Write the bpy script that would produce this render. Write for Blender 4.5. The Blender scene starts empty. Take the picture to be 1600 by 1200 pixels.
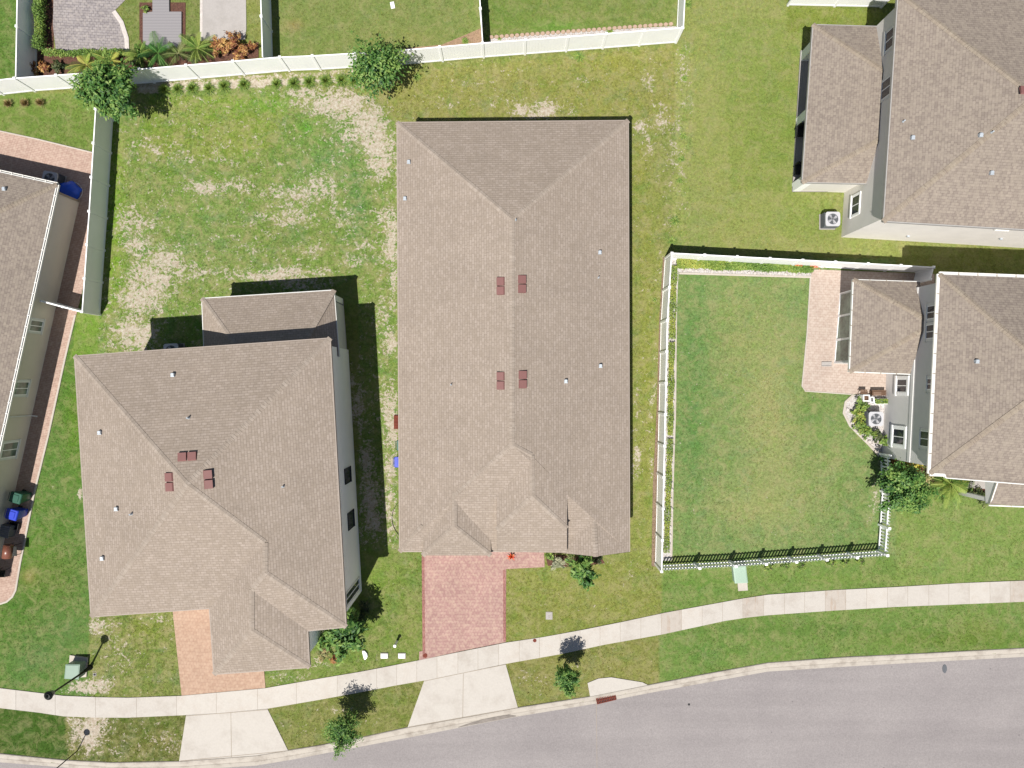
import bpy, math, random
import numpy as np
from mathutils import Vector

random.seed(7)
RNG = np.random.default_rng(7)
SC = bpy.context.scene
COL = SC.collection

# ------------------------------------------------------------------ camera, world, sun, exposure
H = 42.7            # drone height above the lawn, metres
PPM = 26.0          # photo pixels per metre on the ground
cam_d = bpy.data.cameras.new("camera")
cam_d.sensor_width = 36.0
cam_d.lens = 36.0 * H * PPM / 1600.0
cam_d.clip_end = 3000.0
cam = bpy.data.objects.new("camera", cam_d)
cam.location = (0, 0, H)
COL.objects.link(cam)
SC.camera = cam

SHX, SHY = 0.223, 0.446          # how far a shadow reaches per metre of height
sun_dir = Vector((-SHX, -SHY, 1.0)).normalized()
W = bpy.data.worlds.new("World")
SC.world = W
W.use_nodes = True
wn = W.node_tree
sky = wn.nodes.new("ShaderNodeTexSky")
sky.sky_type = 'NISHITA'
sky.sun_disc = False
sky.sun_elevation = math.asin(sun_dir.z)
sky.sun_rotation = math.atan2(sun_dir.x, sun_dir.y)
bg = wn.nodes.get("Background") or wn.nodes.new("ShaderNodeBackground")
wn.links.new(sky.outputs[0], bg.inputs[0])
bg.inputs[1].default_value = 0.05
sun_d = bpy.data.lights.new("sun", 'SUN')
sun_d.energy = 4.75
sun_d.angle = math.radians(0.5)
sun_d.color = (1.0, 0.955, 0.885)
sun = bpy.data.objects.new("sun", sun_d)
sun.rotation_euler = (-sun_dir).to_track_quat('-Z', 'Y').to_euler()
sun.location = (-20, -40, 80)
COL.objects.link(sun)
SC.view_settings.view_transform = 'Standard'
SC.view_settings.look = 'None'
SC.view_settings.gamma = 1.0
SC.view_settings.exposure = 0.50
SC.render.engine = 'CYCLES'


# ------------------------------------------------------------------ small helpers
def lin(c):
    c = c / 255.0
    return c / 12.92 if c <= 0.04045 else ((c + 0.055) / 1.055) ** 2.4


KA = 0.50


def A(r, g, b, k=KA):
    """apparent colour in sunlight -> base colour"""
    return (lin(r) * k, lin(g) * k, lin(b) * k, 1.0)


def V(px, py, z=0.0):
    """photo position of a point at a known height -> place in the world"""
    f = (1.0 - z / H) / PPM
    return Vector(((px - 800.0) * f, (600.0 - py) * f, z))


def VL(pts, z=0.0):
    return [V(p[0], p[1], z) for p in pts]


def inpoly(X, Y, poly):
    inside = np.zeros(X.shape, bool)
    n = len(poly)
    j = n - 1
    for i in range(n):
        xi, yi = poly[i][0], poly[i][1]
        xj, yj = poly[j][0], poly[j][1]
        if yi != yj:
            c = ((yi > Y) != (yj > Y)) & (X < (xj - xi) * (Y - yi) / (yj - yi) + xi)
            inside ^= c
        j = i
    return inside


def pip(x, y, poly):
    return bool(inpoly(np.array([x]), np.array([y]), poly)[0])


class MB:
    def __init__(self):
        self.v = []
        self.f = []
        self.uv = []      # per face: list of uv or None
        self.mi = []

    def face(self, pts, uv=None, m=0):
        n = len(self.v)
        self.v.extend([tuple(p) for p in pts])
        self.f.append(tuple(range(n, n + len(pts))))
        self.uv.append(uv)
        self.mi.append(m)

    def box(self, x0, x1, y0, y1, z0, z1, m=0, rot=0.0, at=(0, 0, 0), taper=0.0, bevel=0.0):
        cx, cy = (x0 + x1) / 2, (y0 + y1) / 2
        c, s = math.cos(rot), math.sin(rot)

        def T(x, y, z):
            return (at[0] + x * c - y * s, at[1] + x * s + y * c, at[2] + z)

        def ring(z, k, ins=0.0):
            ax0, ax1 = cx + (x0 - cx) * k, cx + (x1 - cx) * k
            ay0, ay1 = cy + (y0 - cy) * k, cy + (y1 - cy) * k
            if bevel > 0:
                b = bevel
                ax0 += ins; ax1 -= ins; ay0 += ins; ay1 -= ins
                return [T(ax0 + b, ay0, z), T(ax1 - b, ay0, z), T(ax1, ay0 + b, z), T(ax1, ay1 - b, z),
                        T(ax1 - b, ay1, z), T(ax0 + b, ay1, z), T(ax0, ay1 - b, z), T(ax0, ay0 + b, z)]
            return [T(ax0, ay0, z), T(ax1, ay0, z), T(ax1, ay1, z), T(ax0, ay1, z)]
        rings = [ring(z0, 1.0 - taper)]
        if bevel > 0:
            rings += [ring(z1 - bevel, 1.0), ring(z1, 1.0, bevel * 0.6)]
        else:
            rings += [ring(z1, 1.0)]
        self.rings(rings, m)

    def rings(self, rings, m=0, cap0=True, cap1=True):
        n = len(self.v)
        k = len(rings[0])
        for r in rings:
            self.v.extend([tuple(p) for p in r])
        for i in range(len(rings) - 1):
            for j in range(k):
                a = n + i * k + j
                b = n + i * k + (j + 1) % k
                self.f.append((a, b, b + k, a + k)); self.uv.append(None); self.mi.append(m)
        if cap0:
            self.f.append(tuple(n + j for j in reversed(range(k)))); self.uv.append(None); self.mi.append(m)
        if cap1:
            b = n + (len(rings) - 1) * k
            self.f.append(tuple(b + j for j in range(k))); self.uv.append(None); self.mi.append(m)

    def lathe(self, prof, at=(0, 0, 0), seg=16, m=0):
        rings = []
        for r, z in prof:
            rings.append([(at[0] + r * math.cos(2 * math.pi * k / seg), at[1] + r * math.sin(2 * math.pi * k / seg), at[2] + z)
                          for k in range(seg)])
        self.rings(rings, m)

    def tube(self, pts, rads, seg=6, m=0):
        pts = [Vector(p) for p in pts]
        rings = []
        for i, p in enumerate(pts):
            d = (pts[min(i + 1, len(pts) - 1)] - pts[max(i - 1, 0)])
            if d.length < 1e-6:
                d = Vector((0, 0, 1))
            d.normalize()
            a = d.orthogonal().normalized()
            if abs(d.z) > 0.5:
                a = (Vector((1, 0, 0)) - d * d.x).normalized()
            b = d.cross(a)
            r = rads[i] if isinstance(rads, (list, tuple)) else rads
            rings.append([p + a * (r * math.cos(2 * math.pi * k / seg)) + b * (r * math.sin(2 * math.pi * k / seg)) for k in range(seg)])
        self.rings(rings, m)

    def prism(self, poly, z0, z1, m=0):
        """vertical prism over an xy polygon (any orientation)"""
        area = sum(poly[i][0] * poly[(i + 1) % len(poly)][1] - poly[(i + 1) % len(poly)][0] * poly[i][1] for i in range(len(poly)))
        P = list(poly) if area > 0 else list(reversed(poly))
        n = len(P)
        b = len(self.v)
        self.v.extend([(p[0], p[1], z0) for p in P])
        self.v.extend([(p[0], p[1], z1) for p in P])
        for i in range(n):
            j = (i + 1) % n
            self.f.append((b + i, b + j, b + n + j, b + n + i)); self.uv.append(None); self.mi.append(m)
        self.f.append(tuple(b + n + i for i in range(n))); self.uv.append(None); self.mi.append(m)
        self.f.append(tuple(b + i for i in reversed(range(n)))); self.uv.append(None); self.mi.append(m)

    def build(self, name, mat, parent=None, smooth=False, loc=None):
        me = bpy.data.meshes.new(name)
        me.from_pydata(self.v, [], self.f)
        if any(u is not None for u in self.uv):
            ul = me.uv_layers.new(name="UVMap")
            k = 0
            for fi, f in enumerate(self.f):
                u = self.uv[fi]
                for j in range(len(f)):
                    ul.data[k].uv = u[j] if u is not None else (self.v[f[j]][0], self.v[f[j]][1])
                    k += 1
        mats = mat if isinstance(mat, (list, tuple)) else [mat]
        for mm in mats:
            me.materials.append(mm)
        if len(mats) > 1:
            me.polygons.foreach_set("material_index", self.mi)
        if smooth:
            me.polygons.foreach_set("use_smooth", [True] * len(self.f))
        me.validate()
        me.update()
        o = bpy.data.objects.new(name, me)
        COL.objects.link(o)
        if parent is not None:
            o.parent = parent
            # meshes are written in world coordinates: shift into the parent's space
            w = Vector((0, 0, 0))
            p = parent
            while p is not None:
                w += p.location
                p = p.parent
            if parent.get("_local") is None:
                me.transform(__import__("mathutils").Matrix.Translation(-w))
        if loc is not None:
            o.location = loc
        return o


def mesh_np(name, verts, faces, mat, parent=None, attr=None, cols=None, rough=None):
    """fast mesh from numpy arrays; faces all with the same vertex count"""
    me = bpy.data.meshes.new(name)
    nf, k = faces.shape
    me.vertices.add(len(verts))
    me.vertices.foreach_set("co", verts.astype(np.float32).ravel())
    me.loops.add(nf * k)
    me.loops.foreach_set("vertex_index", faces.astype(np.int32).ravel())
    me.polygons.add(nf)
    me.polygons.foreach_set("loop_start", np.arange(0, nf * k, k, dtype=np.int32))
    me.polygons.foreach_set("loop_total", np.full(nf, k, dtype=np.int32))
    if attr is not None:
        a = me.attributes.new("rnd", 'FLOAT', 'POINT')
        a.data.foreach_set("value", attr.astype(np.float32))
    if cols is not None:
        a = me.attributes.new("tint", 'FLOAT_COLOR', 'POINT')
        a.data.foreach_set("color", cols.astype(np.float32).ravel())
    if rough is not None:
        a = me.attributes.new("rough", 'FLOAT', 'POINT')
        a.data.foreach_set("value", rough.astype(np.float32).ravel())
    me.materials.append(mat)
    me.update(calc_edges=True)
    o = bpy.data.objects.new(name, me)
    COL.objects.link(o)
    if parent is not None:
        o.parent = parent
    return o


def tag(o, label, cat, group=None):
    o['label'] = label
    o['category'] = cat
    if group:
        o['group'] = group
    return o


def struct(o):
    o['kind'] = 'structure'
    return o


def thing(name, loc, label, cat, group=None):
    o = bpy.data.objects.new(name, None)
    o.empty_display_size = 0.3
    o.location = (loc[0], loc[1], loc[2] if len(loc) > 2 else 0.0)
    COL.objects.link(o)
    return tag(o, label, cat, group)


def dup(root, loc, label, rotz=0.0, group=None, scale=1.0):
    r = root.copy()
    COL.objects.link(r)
    r.location = loc
    r.rotation_euler = (0, 0, rotz)
    r.scale = (scale, scale, scale)
    r['label'] = label
    if group:
        r['group'] = group
    for ch in list(root.children):
        c = ch.copy(); COL.objects.link(c); c.parent = r
        for g in list(ch.children):
            d = g.copy(); COL.objects.link(d); d.parent = c
    return r


# ------------------------------------------------------------------ materials
def new_mat(name):
    m = bpy.data.materials.new(name)
    m.use_nodes = True
    nt = m.node_tree
    bs = nt.nodes.get("Principled BSDF")
    bs.inputs["Roughness"].default_value = 0.85
    bs.inputs["Specular IOR Level"].default_value = 0.25
    return m, nt, bs


def N(nt, t, **kw):
    n = nt.nodes.new(t)
    for k, v in kw.items():
        if hasattr(n, k):
            setattr(n, k, v)
        else:
            n.inputs[k.replace("_", " ")].default_value = v
    return n


def noise(nt, vec, scale, detail=3.0, rough=0.6, dist=0.0):
    n = nt.nodes.new("ShaderNodeTexNoise")
    n.inputs["Scale"].default_value = scale
    n.inputs["Detail"].default_value = detail
    n.inputs["Roughness"].default_value = rough
    n.inputs["Distortion"].default_value = dist
    if vec is not None:
        nt.links.new(vec, n.inputs["Vector"])
    return n.outputs["Fac"]


def ramp(nt, fac, stops):
    r = nt.nodes.new("ShaderNodeValToRGB")
    e = r.color_ramp.elements
    while len(e) < len(stops):
        e.new(0.5)
    for i, (p, c) in enumerate(stops):
        e[i].position = p
        e[i].color = c if len(c) == 4 else (c[0], c[1], c[2], 1)
    nt.links.new(fac, r.inputs[0])
    return r.outputs[0]


def mixc(nt, fac, a, b, mode='MIX'):
    m = nt.nodes.new("ShaderNodeMix")
    m.data_type = 'RGBA'
    m.blend_type = mode
    for s, x in ((m.inputs[0], fac), (m.inputs[6], a), (m.inputs[7], b)):
        if isinstance(x, (int, float, tuple)):
            s.default_value = x
        else:
            nt.links.new(x, s)
    return m.outputs[2]


def mth(nt, op, a, b=0.0, clamp=False):
    m = nt.nodes.new("ShaderNodeMath")
    m.operation = op
    m.use_clamp = clamp
    for s, x in ((m.inputs[0], a), (m.inputs[1], b)):
        if isinstance(x, (int, float)):
            s.default_value = x
        else:
            nt.links.new(x, s)
    return m.outputs[0]


def bump(nt, bs, h, strength=0.3, dist=0.02):
    b = nt.nodes.new("ShaderNodeBump")
    b.inputs["Strength"].default_value = strength
    b.inputs["Distance"].default_value = dist
    nt.links.new(h, b.inputs["Height"])
    nt.links.new(b.outputs[0], bs.inputs["Normal"])


def pos(nt):
    return nt.nodes.new("ShaderNodeNewGeometry").outputs["Position"]


def objc(nt):
    return nt.nodes.new("ShaderNodeTexCoord").outputs["Object"]


def plain(name, col, rough=0.7, metal=0.0, var=0.08, scale=3.0, spec=0.3, bmp=0.0):
    m, nt, bs = new_mat(name)
    p = objc(nt)
    n1 = noise(nt, p, scale, 4)
    d = tuple(c * (1 - var) for c in col[:3]) + (1,)
    u = tuple(min(1, c * (1 + var)) for c in col[:3]) + (1,)
    nt.links.new(ramp(nt, n1, [(0.3, d), (0.7, u)]), bs.inputs["Base Color"])
    bs.inputs["Roughness"].default_value = rough
    bs.inputs["Metallic"].default_value = metal
    bs.inputs["Specular IOR Level"].default_value = spec
    if bmp:
        bump(nt, bs, noise(nt, p, scale * 12, 3), bmp, 0.01)
    return m


def shingle(name, c1, c2, c3, mort, bw=0.30, bh=0.14, patch=0.12, shadow_line_w=0.012):
    m, nt, bs = new_mat(name)
    tc = nt.nodes.new("ShaderNodeTexCoord")
    uv = tc.outputs["UV"]
    br = nt.nodes.new("ShaderNodeTexBrick")
    nt.links.new(uv, br.inputs["Vector"])
    br.inputs["Scale"].default_value = 1.0
    br.inputs["Brick Width"].default_value = bw
    br.inputs["Row Height"].default_value = bh
    br.inputs["Mortar Size"].default_value = shadow_line_w
    br.inputs["Mortar Smooth"].default_value = 0.3
    br.inputs["Color1"].default_value = c1
    br.inputs["Color2"].default_value = c2
    br.inputs["Mortar"].default_value = mort  # thin dark lines: the shadow under each shingle course, put into the colour
    br.offset = 0.5
    # a second, wider tab pattern for the dark architectural shingles
    br2 = nt.nodes.new("ShaderNodeTexBrick")
    nt.links.new(uv, br2.inputs["Vector"])
    br2.inputs["Scale"].default_value = 1.0
    br2.inputs["Brick Width"].default_value = bw * 0.63
    br2.inputs["Row Height"].default_value = bh
    br2.inputs["Mortar Size"].default_value = 0.0
    br2.inputs["Color1"].default_value = (0, 0, 0, 1)
    br2.inputs["Color2"].default_value = (1, 1, 1, 1)
    br2.offset = 0.37
    br2.offset_frequency = 3
    sel = ramp(nt, br2.outputs["Color"], [(0.35, (0, 0, 0, 1)), (0.75, (1, 1, 1, 1))])
    c = mixc(nt, mth(nt, 'MULTIPLY', sel, 0.55), br.outputs["Color"], c3)
    p = pos(nt)
    n1 = noise(nt, p, 0.35, 4)
    n2 = noise(nt, p, 8.0, 3, 0.7)
    n3 = noise(nt, p, 1.7, 4)
    v = mth(nt, 'ADD', mth(nt, 'MULTIPLY', n1, patch * 2), 1.0 - patch)
    v = mth(nt, 'ADD', v, mth(nt, 'MULTIPLY', mth(nt, 'SUBTRACT', n2, 0.5), 0.45))
    v = mth(nt, 'ADD', v, mth(nt, 'MULTIPLY', mth(nt, 'SUBTRACT', n3, 0.5), 0.16))
    cc = nt.nodes.new("ShaderNodeCombineColor")
    for i in range(3):
        nt.links.new(v, cc.inputs[i])
    c = mixc(nt, 1.0, c, cc.outputs[0], 'MULTIPLY')
    nt.links.new(c, bs.inputs["Base Color"])
    bs.inputs["Roughness"].default_value = 0.95
    bs.inputs["Specular IOR Level"].default_value = 0.12
    # courses: each row lifts towards its lower edge
    sep = nt.nodes.new("ShaderNodeSeparateXYZ")
    nt.links.new(uv, sep.inputs[0])
    fr = mth(nt, 'FRACT', mth(nt, 'DIVIDE', sep.outputs[1], bh))
    h = mth(nt, 'MULTIPLY', mth(nt, 'SUBTRACT', 1.0, fr), 1.0)
    h = mth(nt, 'ADD', h, mth(nt, 'MULTIPLY', n2, 0.6))
    bump(nt, bs, h, 0.35, 0.012)
    return m


def paver(name, c1, c2, c3, mort, bw=0.21, bh=0.105, mw=0.012, rot=0.0, patch=0.3):
    m, nt, bs = new_mat(name)
    p = pos(nt)
    mp = nt.nodes.new("ShaderNodeMapping")
    mp.inputs["Rotation"].default_value = (0, 0, rot)
    nt.links.new(p, mp.inputs[0])
    br = nt.nodes.new("ShaderNodeTexBrick")
    nt.links.new(mp.outputs[0], br.inputs["Vector"])
    br.inputs["Scale"].default_value = 1.0
    br.inputs["Brick Width"].default_value = bw
    br.inputs["Row Height"].default_value = bh
    br.inputs["Mortar Size"].default_value = mw
    br.inputs["Color1"].default_value = c1
    br.inputs["Color2"].default_value = c2
    br.inputs["Mortar"].default_value = mort
    n1 = noise(nt, p, 5.0, 3)
    f = ramp(nt, n1, [(0.45, (0, 0, 0, 1)), (0.68, (1, 1, 1, 1))])
    c = mixc(nt, mth(nt, 'MULTIPLY', f, 0.7), br.outputs["Color"], c3)
    n2 = noise(nt, p, 0.7, 4)
    v = mth(nt, 'ADD', mth(nt, 'MULTIPLY', n2, patch * 2), 1.0 - patch)
    cc = nt.nodes.new("ShaderNodeCombineColor")
    for i in range(3):
        nt.links.new(v, cc.inputs[i])
    c = mixc(nt, 1.0, c, cc.outputs[0], 'MULTIPLY')
    nt.links.new(c, bs.inputs["Base Color"])
    bump(nt, bs, br.outputs["Fac"], -0.3, 0.01)
    return m


def concrete(name, col, stain, s_amt=0.35, scale=0.9):
    m, nt, bs = new_mat(name)
    p = pos(nt)
    n1 = noise(nt, p, scale, 6, 0.65)
    n2 = noise(nt, p, 9.0, 4)
    f = ramp(nt, n1, [(0.48, (0, 0, 0, 1)), (0.72, (1, 1, 1, 1))])
    c = mixc(nt, mth(nt, 'MULTIPLY', f, s_amt), col, stain)
    v = mth(nt, 'ADD', mth(nt, 'MULTIPLY', n2, 0.22), 0.89)
    cc = nt.nodes.new("ShaderNodeCombineColor")
    for i in range(3):
        nt.links.new(v, cc.inputs[i])
    c = mixc(nt, 1.0, c, cc.outputs[0], 'MULTIPLY')
    nt.links.new(c, bs.inputs["Base Color"])
    bump(nt, bs, n2, 0.15, 0.005)
    return m


M = {}
M['shingle_tan'] = shingle("shingle_tan", A(204, 189, 176), A(193, 178, 164), A(181, 166, 151), A(166, 151, 138))
M['shingle_tan_cap'] = shingle("shingle_tan_cap", A(206, 192, 179), A(193, 179, 165), A(184, 169, 155), A(170, 156, 142), patch=0.12)
M['shingle_brown'] = shingle("shingle_brown", A(184, 171, 159), A(168, 155, 145), A(194, 181, 166), A(152, 139, 129), bw=0.22, patch=0.10)
M['shingle_brown_cap'] = shingle("shingle_brown_cap", A(192, 179, 162), A(176, 161, 146), A(187, 173, 155), A(150, 136, 125), bw=0.26)
M['paver_red'] = paver("paver_red", A(216, 178, 168), A(200, 158, 152), A(230, 200, 180), A(186, 146, 140), 0.18, 0.18, 0.012, 0.0, patch=0.22)
M['paver_tan'] = paver("paver_tan", A(222, 188, 164), A(210, 174, 150), A(232, 200, 174), A(194, 160, 138), 0.2, 0.2, 0.01, 0.06, patch=0.15)
M['paver_pink'] = paver("paver_pink", A(232, 212, 198), A(220, 198, 184), A(242, 226, 212), A(198, 176, 162), 0.23, 0.15, 0.01, 0.05, patch=0.15)
M['paver_rose'] = paver("paver_rose", A(226, 196, 180), A(212, 180, 164), A(236, 210, 192), A(188, 156, 142), 0.2, 0.14, 0.01, -0.22, patch=0.15)
M['paver_grey'] = paver("paver_grey", A(196, 188, 188), A(172, 164, 166), A(214, 204, 198), A(140, 134, 134), 0.23, 0.16, 0.014, 0.05, patch=0.2)
M['concrete_walk'] = concrete("concrete_walk", A(234, 227, 218), A(202, 190, 178), 0.6)
M['concrete_apron'] = concrete("concrete_apron", A(236, 229, 220), A(208, 198, 187), 0.6, 0.7)
M['concrete_kerb'] = concrete("concrete_kerb", A(224, 215, 203), A(170, 158, 146), 0.8, 1.3)
M['concrete_slab'] = concrete("concrete_slab", A(214, 208, 204), A(184, 178, 172), 0.5)
M['joint'] = plain("joint", A(196, 182, 164), 0.95)
M['edging'] = concrete("edging", A(236, 226, 214), A(200, 184, 168), 0.4)
M['vinyl'] = plain("vinyl", (0.88, 0.88, 0.88, 1), 0.45, var=0.03, scale=1.0, spec=0.4)
M['gutter'] = plain("gutter", (0.70, 0.68, 0.64, 1), 0.5, var=0.05)
M['trim'] = plain("trim", (0.62, 0.62, 0.60, 1), 0.6, var=0.04)
M['soffit'] = plain("soffit", (0.45, 0.43, 0.40, 1), 0.7, var=0.04)
M['fascia_tan'] = plain("fascia_tan", A(205, 190, 178), 0.7, var=0.05)
M['fascia_grey'] = plain("fascia_grey", (0.30, 0.29, 0.28, 1), 0.6)
M['stucco_white'] = plain("stucco_white", (0.88, 0.88, 0.87, 1), 0.9, var=0.03, scale=1.0, bmp=0.2)
M['stucco_cream'] = plain("stucco_cream", (0.70, 0.67, 0.63, 1), 0.9, var=0.04, scale=1.0, bmp=0.2)
M['stucco_grey'] = plain("stucco_grey", (0.62, 0.61, 0.60, 1), 0.9, var=0.04, scale=1.0, bmp=0.2)
M['stucco_taupe'] = plain("stucco_taupe", (0.60, 0.55, 0.47, 1), 0.9, var=0.04, scale=1.0, bmp=0.2)
M['vent_brown'] = plain("vent_brown", A(160, 112, 108), 0.6, var=0.05)
M['vent_metal'] = plain("vent_metal", (0.42, 0.46, 0.50, 1), 0.45, metal=0.2, var=0.1, scale=8)
M['dark'] = plain("dark", (0.02, 0.02, 0.022, 1), 0.7)
M['black_metal'] = plain("black_metal", (0.012, 0.014, 0.013, 1), 0.45, metal=0.3)
M['lamp_glass'] = plain("lamp_glass", (0.10, 0.10, 0.12, 1), 0.2, spec=0.6)
M['green_box'] = plain("green_box", A(170, 196, 178), 0.5, var=0.05)
M['mint_box'] = plain("mint_box", A(198, 226, 204), 0.5, var=0.05)
M['ac_metal'] = plain("ac_metal", A(236, 236, 242), 0.5, var=0.05)
M['ac_side'] = plain("ac_side", A(120, 124, 130), 0.6, var=0.15, scale=20)
M['ac_blade'] = plain("ac_blade", A(150, 152, 162), 0.5)
M['bin_green'] = plain("bin_green", (0.012, 0.075, 0.05, 1), 0.35, spec=0.5)
M['bin_blue'] = plain("bin_blue", (0.01, 0.035, 0.42, 1), 0.35, spec=0.5)
M['bin_brown'] = plain("bin_brown", (0.16, 0.06, 0.04, 1), 0.35, spec=0.5)
M['blue_tarp'] = plain("blue_tarp", (0.01, 0.07, 0.50, 1), 0.5, spec=0.4, bmp=0.5)
M['rust'] = plain("rust", A(140, 66, 50), 0.8, var=0.2, scale=6)
M['wood'] = plain("wood", (0.12, 0.07, 0.045, 1), 0.8, var=0.2, scale=4)
M['white_pvc'] = plain("white_pvc", (0.8, 0.8, 0.8, 1), 0.4, var=0.02)
M['bark'] = plain("bark", (0.10, 0.075, 0.055, 1), 0.95, var=0.3, scale=12, bmp=0.6)
M['mulch'] = plain("mulch", A(120, 84, 72), 0.95, var=0.45, scale=14, bmp=0.8)
M['mulch_pale'] = plain("mulch_pale", A(190, 158, 130), 0.95, var=0.25, scale=9, bmp=0.5)
M['rock'] = plain("rock", A(250, 240, 234), 0.9, var=0.15, scale=8)
M['scallop'] = plain("scallop", A(226, 196, 172), 0.9, var=0.12, scale=4)


def glass_mat(name, col, rough=0.08):
    m, nt, bs = new_mat(name)
    p = objc(nt)
    n = noise(nt, p, 1.3, 3)
    c2 = tuple(min(1, c * 2.2 + 0.01) for c in col[:3]) + (1,)
    nt.links.new(ramp(nt, n, [(0.4, col), (0.65, c2)]), bs.inputs["Base Color"])
    bs.inputs["Roughness"].default_value = rough
    bs.inputs["Specular IOR Level"].default_value = 0.5
    return m


M['glass'] = glass_mat("glass", (0.022, 0.026, 0.034, 1))
M['glass_green'] = glass_mat("glass_green", (0.10, 0.13, 0.105, 1))


def deck_mat():
    m, nt, bs = new_mat("deck")
    p = pos(nt)
    sep = nt.nodes.new("ShaderNodeSeparateXYZ")
    nt.links.new(p, sep.inputs[0])
    fr = mth(nt, 'FRACT', mth(nt, 'DIVIDE', sep.outputs[1], 0.17))
    g = ramp(nt, fr, [(0.0, A(130, 128, 132)), (0.10, A(176, 172, 176)), (1.0, A(186, 182, 184))])
    nt.links.new(g, bs.inputs["Base Color"])
    return m


M['deck'] = deck_mat()


def asphalt_mat():
    m, nt, bs = new_mat("asphalt")
    p = pos(nt)
    n1 = noise(nt, p, 0.25, 5)
    n2 = noise(nt, p, 11.0, 4, 0.85)
    n3 = noise(nt, p, 7.0, 4, 0.7)
    c = ramp(nt, n1, [(0.3, A(176, 169, 169)), (0.7, A(187, 180, 179))])
    v = mth(nt, 'ADD', mth(nt, 'MULTIPLY', n2, 0.9), 0.55)
    v = mth(nt, 'ADD', v, mth(nt, 'MULTIPLY', mth(nt, 'SUBTRACT', n3, 0.5), 0.18))
    cc = nt.nodes.new("ShaderNodeCombineColor")
    for i in range(3):
        nt.links.new(v, cc.inputs[i])
    c = mixc(nt, 1.0, c, cc.outputs[0], 'MULTIPLY')
    # oil stains
    st = ramp(nt, noise(nt, p, 0.9, 2), [(0.72, (1, 1, 1, 1)), (0.80, (0.86, 0.87, 0.88, 1))])
    c = mixc(nt, 1.0, c, st, 'MULTIPLY')
    vo = nt.nodes.new("ShaderNodeTexVoronoi")
    vo.inputs["Scale"].default_value = 0.9
    nt.links.new(p, vo.inputs["Vector"])
    sp = ramp(nt, vo.outputs["Distance"], [(0.03, (0.55, 0.55, 0.56, 1)), (0.05, (1, 1, 1, 1))])
    c = mixc(nt, 0.8, c, sp, 'MULTIPLY')
    mp = nt.nodes.new("ShaderNodeMapping")
    mp.inputs["Rotation"].default_value = (0, 0, -0.1)
    mp.inputs["Scale"].default_value = (0.05, 0.9, 1)
    nt.links.new(p, mp.inputs[0])
    tr = ramp(nt, noise(nt, mp.outputs[0], 1.0, 4, 0.6), [(0.35, (0.93, 0.93, 0.93, 1)), (0.65, (1.04, 1.04, 1.04, 1))])
    c = mixc(nt, 1.0, c, tr, 'MULTIPLY')
    nt.links.new(c, bs.inputs["Base Color"])
    bump(nt, bs, n2, 0.3, 0.004)
    return m


M['asphalt'] = asphalt_mat()


def gravel_mat(name, c1, c2, scale=16):
    m, nt, bs = new_mat(name)
    p = pos(nt)
    vo = nt.nodes.new("ShaderNodeTexVoronoi")
    vo.inputs["Scale"].default_value = scale
    nt.links.new(p, vo.inputs["Vector"])
    c = mixc(nt, vo.outputs["Color"], c1, c2)
    d = ramp(nt, vo.outputs["Distance"], [(0.3, (1, 1, 1, 1)), (0.85, (0.55, 0.52, 0.5, 1))])
    c = mixc(nt, 1.0, c, d, 'MULTIPLY')
    nt.links.new(c, bs.inputs["Base Color"])
    bump(nt, bs, vo.outputs["Distance"], -0.8, 0.03)
    return m


M['gravel_white'] = gravel_mat("gravel_white", A(255, 255, 255), A(250, 238, 234))
M['dirt'] = gravel_mat("dirt", A(196, 170, 146), A(150, 124, 104), 22)


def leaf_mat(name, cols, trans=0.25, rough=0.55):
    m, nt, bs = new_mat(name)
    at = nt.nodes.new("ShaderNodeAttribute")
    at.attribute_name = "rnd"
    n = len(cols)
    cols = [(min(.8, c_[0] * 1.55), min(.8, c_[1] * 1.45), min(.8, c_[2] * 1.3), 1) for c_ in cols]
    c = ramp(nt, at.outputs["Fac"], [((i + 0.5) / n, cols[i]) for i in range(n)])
    nt.links.new(c, bs.inputs["Base Color"])
    bs.inputs["Roughness"].default_value = rough
    bs.inputs["Specular IOR Level"].default_value = 0.35
    tr = nt.nodes.new("ShaderNodeBsdfTranslucent")
    nt.links.new(mixc(nt, 1.0, c, (1.3, 1.4, 0.7, 1), 'MULTIPLY'), tr.inputs[0])
    mx = nt.nodes.new("ShaderNodeMixShader")
    mx.inputs[0].default_value = trans
    nt.links.new(bs.outputs[0], mx.inputs[1])
    nt.links.new(tr.outputs[0], mx.inputs[2])
    nt.links.new(mx.outputs[0], nt.nodes["Material Output"].inputs[0])
    return m


M['leaf_deep'] = leaf_mat("leaf_deep", [(0.018, 0.065, 0.020, 1), (0.035, 0.11, 0.028, 1), (0.06, 0.16, 0.04, 1), (0.10, 0.20, 0.05, 1)])
M['leaf_olive'] = leaf_mat("leaf_olive", [(0.035, 0.06, 0.02, 1), (0.07, 0.11, 0.03, 1), (0.11, 0.16, 0.05, 1), (0.17, 0.19, 0.09, 1)])
M['leaf_mid'] = leaf_mat("leaf_mid", [(0.012, 0.045, 0.012, 1), (0.032, 0.095, 0.022, 1), (0.07, 0.15, 0.035, 1), (0.14, 0.22, 0.06, 1)])
M['leaf_bright'] = leaf_mat("leaf_bright", [(0.04, 0.09, 0.02, 1), (0.08, 0.15, 0.03, 1), (0.13, 0.21, 0.05, 1), (0.21, 0.26, 0.07, 1)])
M['leaf_lime'] = leaf_mat("leaf_lime", [(0.07, 0.13, 0.03, 1), (0.13, 0.20, 0.04, 1), (0.20, 0.25, 0.06, 1), (0.30, 0.30, 0.08, 1)])
M['leaf_grey'] = leaf_mat("leaf_grey", [(0.07, 0.09, 0.06, 1), (0.14, 0.17, 0.12, 1), (0.24, 0.26, 0.20, 1), (0.34, 0.34, 0.28, 1)])
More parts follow.
